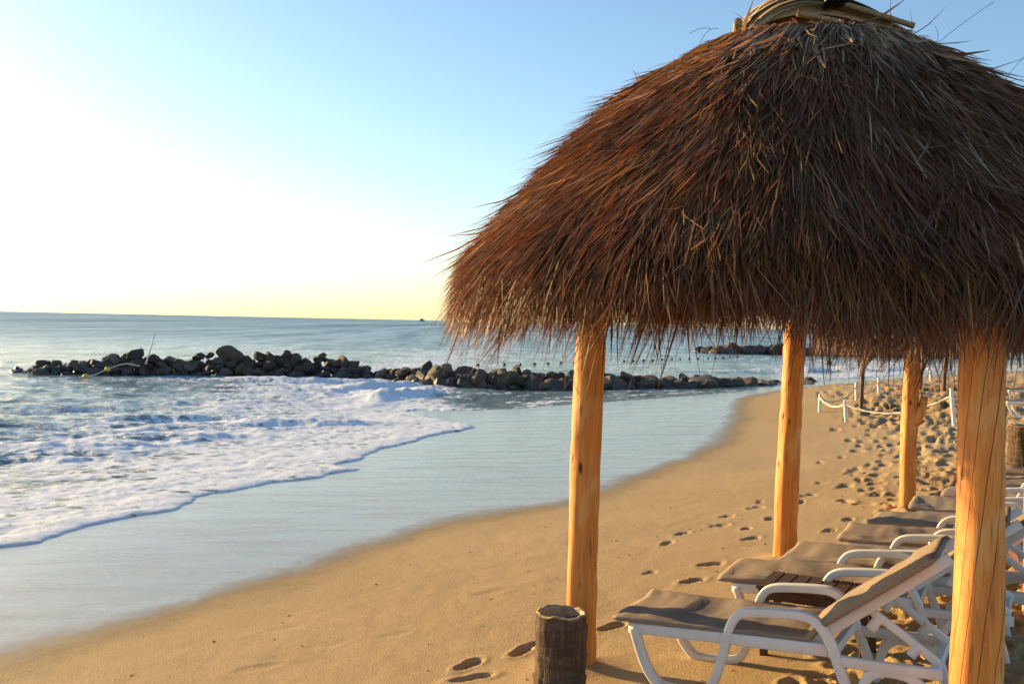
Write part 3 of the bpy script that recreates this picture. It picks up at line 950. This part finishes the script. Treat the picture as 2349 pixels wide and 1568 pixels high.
def post_mesh(h, r0, r1, lean, seed, mat, sink=.25, bend=.02):
    r = np.random.default_rng(seed)
    n, m = 28, 46
    V = []; F = []
    ph = r.uniform(0, 6, 6)
    for j in range(m):
        q = j / (m - 1); z = -sink + q * (h + sink)
        cx = lean[0] * z / h + bend * math.sin(q * 3.1 + ph[0]); cy = lean[1] * z / h + bend * math.sin(q * 2.4 + ph[1])
        for i in range(n):
            a = 2 * math.pi * i / n
            rad_ = r0 + (r1 - r0) * q
            fa = (a + ph[5] + .25 * math.sin(q * 4 + ph[0])) % (2 * math.pi / 7) - math.pi / 7
            rad_ *= 1 + .5 * (math.cos(math.pi / 7) / math.cos(fa) - .955)
            rad_ *= 1 + .035 * math.sin(2 * a + ph[2] + q * 1.5) + .025 * math.sin(3 * a + ph[3] - q * 4) + .03 * math.sin(q * 9 + ph[4]) 
            rad_ *= 1 + .06 * (float(vnoise(np.array([a * 2.2 + seed]), np.array([z * 4.1]))[0]) - .5)
            rad_ *= 1 - .05 * float(sstep(.66, .82, vnoise(np.array([a * 1.9 + seed * 1.7]), np.array([z * 6.3 + seed]))[0]))
            V.append((cx + rad_ * math.cos(a), cy + rad_ * math.sin(a), z))
    for j in range(m - 1):
        for i in range(n):
            F.append((j * n + i, j * n + (i + 1) % n, (j + 1) * n + (i + 1) % n, (j + 1) * n + i))
    F.append(tuple(range(n))[::-1]); F.append(tuple(range((m - 1) * n, m * n)))
    return py_mesh('post', V, F, mat, True)

def palapa(center, posts, thatch_me, label, roof_dz=0.0, rafters=True, rotz=0.0, lining=None):
    cx, cy = center
    root = empty('palapa', (cx, cy, 0))
    tag(root, label, 'palapa', 'thatched shade huts along the beach')
    th = link('thatch', thatch_me, root, (0, 0, roof_dz)); th['kind'] = 'stuff'; th.rotation_euler = (0, 0, rotz)
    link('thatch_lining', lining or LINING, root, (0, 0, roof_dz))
    tops = []
    for i, (x, y, r0, r1, lean, mat) in enumerate(posts):
        g = gz(x, y)
        d = math.hypot(x - cx, y - cy)
        zt_ = float(np.interp(d + .1, prs, pzs)) + roof_dz - .22
        zt_ = max(zt_, 2.30 + roof_dz)
        me = post_mesh(zt_ - g, r0, r1, lean, int(abs(x * 37 + y * 91)) % 1000 + i, mat)
        link('post', me, root, (x - cx, y - cy, g))
        tops.append(Vector((x - cx + lean[0] * .8, y - cy + lean[1] * .8, 0)))
    if rafters:
        m = len(tops)
        for i in range(m):
            a, b = tops[i], tops[(i + 1) % m]
            z = 2.42 + roof_dz
            mb = MB(); e = (b - a).normalized() * .04
            mb.tube([Vector((a.x, a.y, z + .04 * (i % 2))) - e, Vector((b.x, b.y, z + .04 * (i % 2))) + e], .05, 10)
            mb.build('beam', M_POST, root, True)
        for i in range(8):
            a = i * math.pi / 4 + .2
            ls = np.linspace(.1, LT - .45, 12)
            rr, zz = prof_at(ls)
            mb = MB()
            mb.tube([Vector(((q - .12) * math.cos(a), (q - .12) * math.sin(a), w - .17 + roof_dz + float(sag(q * math.cos(a), q * math.sin(a), w, .13)) * 1.15)) for q, w in zip(rr, zz)], .035, 8)
            mb.build('rafter', M_POST, root, True)
    return root

C1 = (2.0, 6.65)
pA = on_ground(1331, 1532); pB = on_ground(1805, 1282); pC = on_ground(2081, 1167)
pD = at_d(2236, 1400, 4.45)
pE = (3.78, 7.03)
TH1 = make_thatch(21, 2800, 54, .0034, K=4, droop=.14)
P1 = palapa(C1, [(pA.x, pA.y, .094, .087, (.05, 0), M_POST), (pD.x, pD.y, .110, .098, (.02, .05), M_POSTC), (pE[0], pE[1], .1, .09, (0, 0), M_POST), (pB.x, pB.y, .103, .098, (.0, -.05), M_POST)],
            TH1, 'large brown thatched palapa in the foreground on peeled orange log posts', lining=LINING1)
# crown of bound palm sheaths and bamboo on the near hut
def crown(root):
    r = np.random.default_rng(3)
    arch = [(-.58, 3.93), (-.52, 4.03), (-.40, 4.15), (-.20, 4.235), (0.0, 4.225), (.20, 4.15), (.40, 4.05), (.58, 3.94)]
    P0 = catmull([Vector((x, 0, z)) for x, z in arch], 5)
    V = []; F = []; ny = 22
    for j, p in enumerate(P0):
        q = j / (len(P0) - 1)
        for i in range(ny):
            y = -.36 + .72 * i / (ny - 1)
            f = max(0.0, 1 - (y / .37) ** 2) ** .5
            V.append((p.x * (.9 + .1 * f), y * (1.0 - .25 * q), 3.86 + (p.z - 3.86) * (.30 + .70 * f) + .010 * math.sin(i * 2.1)))
    for j in range(len(P0) - 1):
        for i in range(ny - 1):
            a = j * ny + i
            F.append((a, a + 1, a + ny + 1, a + ny))
    link('crown_core', py_mesh('crown_core', V, F, M_SHEATH, True), root)
    for i in range(54):
        y = -.355 + .70 * i / 54 + r.normal() * .01
        f = max(0.0, 1 - (y / .37) ** 2) ** .5
        s0 = r.uniform(-.03, .06); s1 = r.uniform(-.2, .06)
        pts = []
        for j, (x, z) in enumerate(arch):
            q = j / (len(arch) - 1)
            xx = x * (.9 + .1 * f) + (s0 if q < .3 else 0) + (s1 if q > .9 else 0)
            pts.append(Vector((xx, (y + .03 * math.sin(q * 3 + i)) * (1.0 - .25 * q), 3.872 + (z - 3.86) * (.30 + .70 * f) + abs(r.normal()) * .008)))
        P = catmull(pts, 4)
        w = r.uniform(.012, .028)
        V = []; F = []
        for j, p in enumerate(P):
            q = j / (len(P) - 1)
            tl = .25 + .75 * math.sin(math.pi * q) ** .5 if 0 < q < 1 else .2
            V += [(p.x, p.y - w * tl, p.z - .004), (p.x, p.y, p.z + .007), (p.x, p.y + w * tl, p.z - .004)]
        for j in range(len(P) - 1):
            a = j * 3
            F += [(a, a + 1, a + 4, a + 3), (a + 1, a + 2, a + 5, a + 4)]
        link('palm_sheath', py_mesh('palm_sheath', V, F, M_SHEATH, True), root)
    def stick(a, b, rad_):
        mb = MB(); P = [Vector(a).lerp(Vector(b), q / 12) for q in range(13)]
        mb.tube(P, [rad_ * (1.12 if q % 4 == 0 else 1) for q in range(13)], 10)
        return mb.build('bamboo_pole', M_BAMBOO, root, True)
    stick((-.60, -.26, 3.99), (-.42, .9, 3.94), .026)
    stick((.0, -.39, 4.13), (.05, .6, 4.2), .032)
    stick((.02, -.34, 4.10), (.50, -.31, 3.975), .018)
    stick((-.34, -.66, 3.93), (-.08, -.72, 3.86), .017)
    mb = MB()
    for i in range(5):
        a = i * .7
        mb.tube([Vector((-.06 + .025 * i + .03 * math.cos(t * .7 + a), -.39 + .06 * math.sin(t * .7 + a), 4.09 + .03 * math.cos(t * .9 + a) + .008 * i)) for t in range(10)], .016, 6)
    mb.build('binding', M_TIE, root, True)
crown(P1)
def stray(root):
    r = np.random.default_rng(9)
    mb = MB()
    for (px, py, d, L) in [(2140, 110, 6.6, .3), (2300, 190, 6.4, .3), (2230, 150, 6.5, .2), (1640, 60, 6.5, .2)]:
        for q in range(2):
            p = at_d(px + r.normal() * 8, py + 6, d) - Vector((C1[0], C1[1], 0))
            v = Vector((r.normal() * .5 + (.5 if px > 1900 else -.5), r.normal() * .3, r.uniform(.1, .9))).normalized()
            c = Vector((r.normal(), r.normal(), r.normal())) * .12
            ln = L * r.uniform(.5, 1.1)
            mb.tube([p + v * ln * (t / 6) + c * (t / 6) ** 2 for t in range(7)], .0016, 4)
    o = mb.build('stray_fibre', M_TWIG, root); o['kind'] = 'stuff'
stray(P1)

TH2 = make_thatch(22, 900, 34, .0055, dark=.72, K=4)
c2 = (pC.x + 1.62, pC.y + .85)
P2 = palapa(c2, [(pC.x, pC.y, .094, .088, (.03, -.03), M_POST), (pC.x + 2.0, pC.y + 2.6, .09, .085, (0, 0), M_POST), (pC.x + 3.6, pC.y + 1.0, .09, .085, (0, 0), M_POST), (pC.x + 1.7, pC.y - 1.35, .09, .085, (0, 0), M_POST)],
            TH2, 'second thatched palapa behind the foreground hut, its post with a cut branch stub', -.30)
# branch stub on its left post
mb = MB()
mb.tube([Vector((.03, -.05, 1.02)), Vector((.09, -.08, 1.14)), Vector((.115, -.09, 1.25)), Vector((.125, -.095, 1.33))], [.07, .06, .045, .040], 10)
mb.build('branch_stub', M_POST, P2, True, (pC.x - c2[0], pC.y - c2[1], gz(pC.x, pC.y)))

TH3 = make_thatch(23, 420, 26, .010, dark=.65, K=4)
def far_palapa(pxs, label, mat, dz, off, size=.062):
    ps = [on_ground(a, b) for a, b in pxs]
    c = (ps[0].x + off[0], ps[0].y + off[1])
    pts = [(p.x, p.y, size, size * .9, (0.04, 0), mat) for p in ps]
    pts.append((2 * c[0] - ps[0].x, 2 * c[1] - ps[0].y, size, size * .9, (0, 0), mat))
    return palapa(c, pts, TH3, label, dz, False, random.random() * 6)
far_palapa([(1977, 945)], 'distant thatched palapa on a thin dark post beside the rope fence', M_POSTD, -.55, (1.7, .7), .055)
far_palapa([(2111, 893), (2167, 895)], 'farther thatched palapa on two thin reddish dark posts', M_POSTD, -.62, (1.7, .9), .075)
far_palapa([(2181, 851)], 'small far thatched palapa on a pale post before the surf', M_POSTG, -.62, (1.5, 1.2), .11)
far_palapa([(2306, 846), (2319, 849)], 'farthest thatched palapa on two pale posts at the right edge', M_POSTG, -.30, (1.3, 1.5), .10)

# ------------------------------------------------------------------ loungers
AX = R(-29)
W = .68
def frame_meshes():
    out = {}
    side = MB()
    loop = [(.10, .335), (.125, .24), (.175, .11), (.24, .03), (.30, .012), (.42, .012), (.52, .03), (.575, .09), (.625, .22), (.665, .36), (.70, .432), (.755, .466), (.86, .476), (1.03, .478), (1.11, .466), (1.165, .424), (1.21, .35), (1.26, .22), (1.31, .09), (1.335, -.02)]
    side.bar(loop, .052, .060, 0, 5)
    side.bar([(.07, .332), (.35, .327), (.70, .318), (1.20, .305)], .066, .044, 0, 3)
    side.bar([(.31, .012), (.315, -.03)], .06, .05, 0, 1)
    out['side_frame'] = side.mesh('side_frame', M_WHITE, True)
    rl = MB()
    rl.bar([(1.225, .262), (1.45, .258), (1.76, .258)], .05, .044, 0, 3)
    rl.bar([(1.33, -.02), (1.355, .10), (1.39, .19), (1.46, .235), (1.58, .235), (1.66, .19), (1.70, .10), (1.725, -.02)], .05, .040, 0, 4)
    out['rear_leg'] = rl.mesh('rear_leg', M_WHITE, True)
    cb = MB(); cb.box((0, W / 2, 0), (.05, W - .03, .05), None, .008)
    out['crossbar'] = cb.mesh('crossbar', M_WHITE)
    sl = MB(); sl.box((0, W / 2, 0), (.085, W - .06, .018), None, .005)
    out['seat_slat'] = sl.mesh('seat_slat', M_WHITE)
    ba = R(35.5)
    bk = MB()
    bk.bar([(1.10, .335), (1.14, .355), (1.40, .355 + .26 * math.tan(ba)), (1.10 + .86 * math.cos(ba), .335 + .86 * math.sin(ba))], .062, .040, 0, 3)
    out['back_frame'] = bk.mesh('back_frame', M_WHITE, True)
    bs = MB(); bs.box((0, W / 2, 0), (.075, W - .12, .016), Matrix.Rotation(-ba, 4, 'Y'), .005)
    out['back_slat'] = bs.mesh('back_slat', M_WHITE)
    su = MB()
    su.bar([(1.36, .545), (1.55, .415), (1.74, .275)], .042, .030, 0, 2)
    su.bar([(1.40, .46), (1.445, .43)], .075, .034, 0, 1)
    su.bar([(1.60, .345), (1.64, .315)], .075, .034, 0, 1)
    out['back_strut'] = su.mesh('back_strut', M_WHITE, True)
    for kx in ('side_frame', 'rear_leg', 'back_frame', 'back_strut'):
        for v in out[kx].vertices: v.co.z = incline(v.co.x, v.co.z)
    return out
def incline(x, z):
    return z + .045 * min(max(x, 0) / 1.2, 1) * min(max(z / .3, 0), 1)
FR = frame_meshes()
ba = R(35.5)

def cushion_mesh(seed):
    r = np.random.default_rng(seed)
    path = []
    for q in np.linspace(-.03, 1.10, 34):
        path.append((q, .387 - .022 * q))
    for q in np.linspace(.06, .80, 24):
        path.append((1.10 + q * math.cos(ba) - .012, .362 + q * math.sin(ba) + .014))
    path = [(p[0], incline(p[0], p[1] - .006)) for p in path]
    m = len(path); n = 36
    V = []; F = []
    ox, oy = r.uniform(0, 50, 2)
    ys = []
    for i in range(n):
        a = 2 * math.pi * i / n
        c, s = math.cos(a), math.sin(a)
        u = math.copysign(abs(c) ** .30, c); v = math.copysign(abs(s) ** .55, s)
        ys.append((u, v))
    A = np.array(path)
    T = np.gradient(A, axis=0); T /= np.linalg.norm(T, axis=1)[:, None]
    for j in range(m):
        nx, nz = -T[j, 1], T[j, 0]
        fold = 0
        endt = min(1, min(j, m - 1 - j) / 1.0 * .5 + .55)
        for (u, v) in ys:
            y = W / 2 + u * (W / 2 - .005)
            hx, hy = path[j][0], y
            w = float(ridged(np.array([hx * 2.6 + ox + hy * 1.3]), np.array([hy * 1.7 + oy - hx * .4]), 3)[0]) - .55
            w2 = float(fbm(np.array([hx * 7 + ox]), np.array([hy * 7 + oy]), 3)[0]) - .5
            top = v > 0
            th = (.023 if top else .020) * endt
            off = v * th + (w * .085 * (1 - .75 * abs(u) ** 3) + w2 * .022) * (1 if top else .12)
            yy = y + (w2 * .012 if abs(u) > .8 else 0) + .012 * math.sin(hx * 5 + ox) * (1 if abs(u) > .8 else .4)
            V.append((path[j][0] + nx * off, yy, path[j][1] + nz * off))
    for j in range(m - 1):
        for i in range(n):
            F.append((j * n + i, (j + 1) * n + i, (j + 1) * n + (i + 1) % n, j * n + (i + 1) % n))
    F.append(tuple(range(n))); F.append(tuple(range((m - 1) * n, m * n))[::-1])
    return py_mesh('cushion', V, F, M_CLOTH, True)

def lounger(x, y, rz, label, seed, pitch=0.0, group='loungers in a row under the palapas', cush=None, dz=0.0):
    root = empty('sun_lounger', (x, y, gz(x, y) + dz), rz)
    root.rotation_euler = (0, -pitch, rz)
    tag(root, label, 'sun lounger', group)
    for yy in (.035, W - .035):
        link('side_frame', FR['side_frame'], root, (0, yy, 0))
        link('rear_leg', FR['rear_leg'], root, (0, yy, 0))
        link('back_frame', FR['back_frame'], root, (0, yy + (.045 if yy < .3 else -.045), 0))
        link('back_strut', FR['back_strut'], root, (0, yy + (.09 if yy < .3 else -.09), 0))
    for (cx, cz) in ((.12, .325), (1.22, .29), (1.72, .255)):
        link('crossbar', FR['crossbar'], root, (cx, 0.0, incline(cx, cz)))
    for i in range(8):
        link('seat_slat', FR['seat_slat'], root, (.24 + i * .112, 0, incline(.24 + i * .112, .333 - .002 * i)))
    for i in range(5):
        q = .18 + i * .14
        link('back_slat', FR['back_slat'], root, (1.10 + q * math.cos(ba), 0, incline(1.10 + q * math.cos(ba), .335 + q * math.sin(ba))))
    link('cushion', cush or cushion_mesh(seed), root)
    return root

def dirv(a): return Vector((math.cos(a), math.sin(a)))
spots = [(1420, 1410, 'nearest white lounger with a grey canvas cushion, beside the thick right post'),
         (1659, 1322, 'second nearest white lounger, just behind the small wooden table'),
         (1795, 1278, 'third lounger of the row, its cushion end in front of the middle post'),
         (1931, 1232, 'fourth lounger of the row counted from the camera'),
         (2003, 1195, 'fifth lounger of the row counted from the camera'),
         (2095, 1160, 'sixth lounger of the row, right beside the post with the branch stub'),
         (2168, 1134, 'seventh lounger of the row, just left of the thick right post'),
         (2232, 1104, 'eighth lounger of the row, mostly hidden by the thick right post'),
         (2290, 1082, 'farthest lounger of the row, right of the thick post before the far planter')]
LP = []
for i, (px, py, lab) in enumerate(spots):
    p = on_ground(px, py, .405)
    LP.append(p)
    lounger(p.x, p.y, AX + R([0, 2, -1, 1, 0, 2, -1, 0, 1][i]), lab, 60 + i, R(2.6 if i == 0 else 2.2), dz=.0)
cm = cushion_mesh(90)
for (px, py, lab) in [(2300, 925, 'far lounger on trodden sand at the right edge below the pale posts'), (2305, 898, 'farthest lounger at the right edge, nearest the pale posts')]:
    p = on_ground(px, py, .3)
    lounger(p.x, p.y, R(-35), lab, 0, 0, 'loungers far along the beach', cm)

# ------------------------------------------------------------------ table
def table(c, rz):
    root = empty('side_table', (c[0], c[1], gz(*c)), rz)
    tag(root, 'small dark slatted wooden table between the two nearest loungers', 'table')
    L, Wd, H = .72, .45, .41
    n = 8
    mb = MB(); sw = (L - .02) / n
    mb.box((0, 0, 0), (sw - .007, Wd - .01, .022), None, .004)
    slat = mb.mesh('slat', M_TABLE)
    for i in range(n):
        link('slat', slat, root, (-L / 2 + .01 + sw * (i + .5), 0, H))
    for s in (-1, 1):
        mb = MB(); mb.box((0, s * (Wd / 2 - .03), H - .042), (L - .05, .026, .06), None, .004); mb.build('apron', M_TABLE, root)
        mb = MB(); mb.box((s * (L / 2 - .045), 0, H - .042), (.026, Wd - .09, .06), None, .004); mb.build('apron', M_TABLE, root)
        for q in (-1, 1):
            mb = MB(); mb.box((s * (L / 2 - .06), q * (Wd / 2 - .062), (H - .012) / 2 - .05), (.045, .045, H + .074), None, .005); mb.build('leg', M_TABLE, root)
p = on_ground(1880, 1346, .41)
table((p.x, p.y), AX)

# ------------------------------------------------------------------ palm-trunk planters
def mat_palm():
    t = NT('palm_trunk')
    c = t.coords('Object')
    rg = t.noise(t.coords('Object', (2, 2, 11)), 1.6, 4, 0.6)
    fb = t.noise(t.coords('Object', (30, 30, 3)), 1.5, 5, 0.65)
    pt = t.noise(c, 7, 4, 0.6)
    col = t.mix(t.ramp(fb, [(0.35, 0.0), (0.65, 1.0)]), (.072, .044, .028), (.16, .102, .064))
    col = t.mix(t.math('MULTIPLY', t.ramp(rg, [(0.45, 0.0), (0.62, 1.0)]), 0.6), col, (.05, .034, .024))
    col = t.mix(t.math('MULTIPLY', t.ramp(pt, [(0.55, 0.0), (0.7, 1.0)]), 0.5), col, (.19, .135, .088))
    nn = t.bump(t.math('ADD', fb, rg), 0.8, 0.02)
    return t.done(t.pbsdf(col, 0.85, nn, Specular_IOR_Level=.2))
M_PALM = mat_palm()
def planter(x, y, rad_, h, label, seed, mat=None):
    root = empty('palm_trunk_planter', (x, y, gz(x, y)))
    tag(root, label, 'planter')
    r = np.random.default_rng(seed)
    n, m = 64, 44
    V = []; F = []
    for j in range(m):
        z = -.12 + (h + .12) * j / (m - 1)
        ringp = (z * 7.6 + .15 * math.sin(z * 9)) % 1.0
        for i in range(n):
            a = 2 * math.pi * i / n
            ns = float(fbm(np.array([a * 7 + seed]), np.array([z * 6]), 3)[0]) - .5
            gr = float(vnoise(np.array([a * 16 + seed]), np.array([z * 3.0]))[0]) - .5
            rr = rad_ * (1 + .05 * (z / h - .4) ** 2 + .06 * (ringp ** 2 - .3) + .11 * ns + (.06 if j < m - 4 else .025) * gr)
            zz = z + (.012 * (float(vnoise(np.array([a * 3.2 + seed]), np.array([1.5]))[0]) - .5) * 2 if j == m - 1 else 0)
            V.append((rr * math.cos(a), rr * math.sin(a), zz))
    for j in range(m - 1):
        for i in range(n):
            F.append((j * n + i, j * n + (i + 1) % n, (j + 1) * n + (i + 1) % n, (j + 1) * n + i))
    F.append(tuple(range(n))[::-1])
    link('trunk_wall', py_mesh('trunk_wall', V, F, M_PALM, True), root)
    # rim and hollow
    V2 = []; F2 = []
    top = V[-n:]
    for (f, dz) in ((1.0, .0), (.975, .006), (.90, .007), (.86, -.004), (.84, -.05), (.83, -.16)):
        for i, v in enumerate(top):
            w = 1 + (.10 * math.sin(i * .35 + seed) * (1 if .7 < f < .9 else 0)) * (1 - f) * 3
            V2.append((v[0] * f * w, v[1] * f * w, v[2] + dz))
    for j in range(5):
        for i in range(n):
            F2.append((j * n + i, j * n + (i + 1) % n, (j + 1) * n + (i + 1) % n, (j + 1) * n + i))
    link('cut_rim', py_mesh('cut_rim', V2, F2, M_RIM, True), root)
    V3 = [(0, 0, h - .075)]; F3 = []
    for i in range(n):
        a = 2 * math.pi * i / n
        V3.append((rad_ * .84 * math.cos(a), rad_ * .84 * math.sin(a), h - .085 + .05 * math.cos(a - .3)))
    for i in range(n): F3.append((0, 1 + i, 1 + (i + 1) % n))
    link('fill', py_mesh('fill', V3, F3, M_BIN, True), root)
    return root
M_RIM = mat_plain('cut_palm_wood', (.44, .30, .16), 0.75, 25, 0.45, 0.4)
p = at_z(1284, 1590, gz(.27, 5.55))
planter(p.x, p.y, .142, .47, 'hollow palm trunk planter standing in front of the left post', 4)
p = on_ground(2352, 1066)
planter(p.x, p.y, .25, .60, 'far palm trunk planter at the right edge beyond the loungers', 8)

# ------------------------------------------------------------------ rope fence
fp = {'a': (1880, 945, 904), 'b': (1941, 966, 917), 'c': (2189, 976, 890), 'd': (1965, 920, 878), 'e': (2016, 904, 866), 'f': (2135, 876, 847)}
base0 = on_ground(*fp['b'][:2])
fence = empty('rope_fence', base0)
tag(fence, 'low white post and rope fence on the sand behind the huts', 'fence')
tops = {}
for kx, (px, pb_, pt_) in fp.items():
    b = on_ground(px, pb_)
    lean = {'a': 1.5, 'b': -3, 'c': -7, 'd': 0, 'e': 0, 'f': 0}[kx]
    t = at_d(px + lean, pt_, b.y)
    ra_ = .042 if kx in 'abc' else .05
    mb = MB(); d_ = (t - b)
    mb.tube([b - d_ * .3 - base0, b + d_ * .5 - base0, t - base0], ra_, 12)
    mb.build('fence_post', M_FPOST, fence, False)
    tops[kx] = b + d_ * .80
def rope(a, b, sag, rad_=.022):
    n = max(40, int((b - a).length * 16))
    V = []; F = []; m = 8
    for i in range(n + 1):
        q = i / n
        c = a.lerp(b, q) - Vector((0, 0, sag * 4 * q * (1 - q))) - base0
        t = (b - a).normalized(); s = t.cross(Vector((0, 0, 1))).normalized(); u = s.cross(t)
        for kq in range(m):
            th = 2 * math.pi * kq / m
            rr = rad_ * (1 + .38 * math.cos(2 * th - i * 1.25))
            V.append(c + (s * math.cos(th) + u * math.sin(th)) * rr)
    for i in range(n):
        for kq in range(m):
            F.append((i * m + kq, i * m + (kq + 1) % m, (i + 1) * m + (kq + 1) % m, (i + 1) * m + kq))
    link('rope', py_mesh('rope', V, F, M_ROPE, True), fence)
rope(tops['a'], tops['b'], .14); rope(tops['b'], tops['c'], .30); rope(tops['a'], tops['d'], .25, .018); rope(tops['e'], tops['f'], .35, .018); rope(tops['d'], tops['e'], .3, .016)

# ------------------------------------------------------------------ small things on the water and rocks
b = at_d(339, 820, 44.3); t = at_d(357, 760, 44.3)
mb = MB(); mb.tube([b - (t - b) * .25, t], [.038, .03], 10)
tag(mb.build('marker_pole', M_FPOST, None, True), 'thin white pole leaning up from the boulders on the left', 'pole')
def ball(name, c, s, mat, label, cat, group):
    bm = bmesh.new(); bmesh.ops.create_icosphere(bm, subdivisions=2, radius=s)
    for v in bm.verts: v.co.z *= .85
    me = bpy.data.meshes.new(name); bm.to_mesh(me); bm.free()
    me.polygons.foreach_set('use_smooth', [True] * len(me.polygons)); me.materials.append(mat)
    o = link(name, me, None, c)
    return tag(o, label, cat, group)
f1 = at_d(197, 863, 41.5); f2 = at_d(247, 846, 42.2); f3 = at_d(286, 834, 42.8)
f1.z = max(f1.z, SEA + .02)
ball('float', f1, .14, M_YEL, 'yellow float at the waterline below the left boulders', 'float', 'yellow floats on the rope')
ball('float', f2, .12, M_YEL, 'yellow float resting higher up on the left boulders', 'float', 'yellow floats on the rope')
mb = MB(); mb.tube(catmull([f1 + Vector((-.3, 0, -.1)), f1, f1.lerp(f2, .5) - Vector((0, 0, .05)), f2, f3, f3 + Vector((.5, .4, -.1))], 5), .025, 6)
tag(mb.build('mooring_rope', M_ROPE, None, True), 'pale rope running over the left boulders into the water', 'rope')
bxy = [(1096, 839), (1157, 838), (1193, 838), (1226, 837), (1257, 836), (1286, 834), (1318, 833), (1384, 831), (1431, 830), (1452, 830), (1476, 828), (1497, 828), (1518, 826), (1541, 825), (1560, 825), (1581, 824), (1601, 824), (1624, 823), (1641, 822), (1659, 822), (1674, 821), (1691, 820)]
bm = bmesh.new(); bmesh.ops.create_icosphere(bm, subdivisions=2, radius=.11)
for v in bm.verts: v.co = Vector((v.co.x * 1.25, v.co.y, v.co.z * .8 + .05))
bme = bpy.data.meshes.new('buoy'); bm.to_mesh(bme); bm.free(); bme.materials.append(M_BUOY)
ORD = 'first second third fourth fifth sixth seventh eighth ninth tenth eleventh twelfth thirteenth fourteenth fifteenth sixteenth seventeenth eighteenth nineteenth twentieth twenty-first twenty-second'.split()
for i, (px, py) in enumerate(bxy):
    p = at_z(px, py, SEA)
    o = link('buoy', bme, None, (p.x, p.y, SEA + .02)); o.rotation_euler = (0, 0, i)
    tag(o, ORD[i] + ' small brown float from the left in the line beyond the boulder jetty', 'buoy', 'line of floats on the sea')
p = at_z(1901, 835, SEA)
ball('buoy', (p.x, p.y, SEA + .12), .26, M_BUOY, 'single dark round float off the beach, right of the middle post', 'buoy', None)
# ship on the horizon
sp = at_z(962, 741, SEA); sp = Vector((ray(968, 740).x / ray(968, 740).y * 2600, 2600, SEA))
ship = empty('ship', sp)
tag(ship, 'tiny dark ship on the horizon left of the thatch', 'ship')
def hull(L, B, H):
    V = []; F = []
    xs = [(-L / 2, .7), (-L / 2 + 2, 1), (L / 2 - 5, 1), (L / 2, .08)]
    for x, f in xs:
        V += [(x, -B / 2 * f, H + (1 if f < .5 else 0)), (x, -B / 2 * f * .6, -.5), (x, B / 2 * f * .6, -.5), (x, B / 2 * f, H + (1 if f < .5 else 0))]
    for i in range(3):
        a = i * 4
        for q in range(3): F.append((a + q, a + q + 1, a + q + 5, a + q + 4))
        F.append((a + 3, a, a + 4, a + 7))
    F += [(0, 3, 2, 1), (12, 13, 14, 15)]
    return py_mesh('hull', V, F, M_SHIP)
link('hull', hull(15, 5, 2.0), ship)
mb = MB(); mb.box((-1, 0, 3.4), (8, 4, 2.8)); mb.box((-.5, 0, 5.6), (4.5, 3, 1.6)); mb.build('superstructure', M_SHIP, ship)
mb = MB(); mb.tube([Vector((4, 0, 1.5)), Vector((4, 0, 7))], .3, 8); mb.build('mast', M_SHIP, ship)
mb = MB(); mb.tube([Vector((-4.2, 0, 1.5)), Vector((-4.2, 0, 6.5))], .7, 8); mb.build('funnel', M_SHIP, ship)

# ------------------------------------------------------------------ bits on the sand
r = np.random.default_rng(77)
mb = MB()
for i in range(300):
    x, y = r.uniform(-3.2, 5), r.uniform(4.2, 15)
    if sample(sd, GX0, GY0, GS, np.array([x]), np.array([y]))[0] < .9: continue
    z = float(gz_fine(np.array([x]), np.array([y]))[0])
    s = r.uniform(.003, .010) * (1.5 if r.random() < .1 else 1); a = r.uniform(0, 6.28); e = r.uniform(1, 3.2)
    u = Vector((math.cos(a), math.sin(a), r.normal() * .15)) * s * e; w = Vector((-math.sin(a), math.cos(a), 0)) * s * .7
    c = Vector((x, y, z + .002))
    mb.add([c - u, c + w, c + u, c - w, c + Vector((0, 0, s * .9))], [(0, 1, 4), (1, 2, 4), (2, 3, 4), (3, 0, 4)])
o = mb.build('beach_litter', M_TWIG)
o['kind'] = 'stuff'; o['label'] = 'dark scraps of twig and shell scattered over the dry sand'; o['category'] = 'debris'
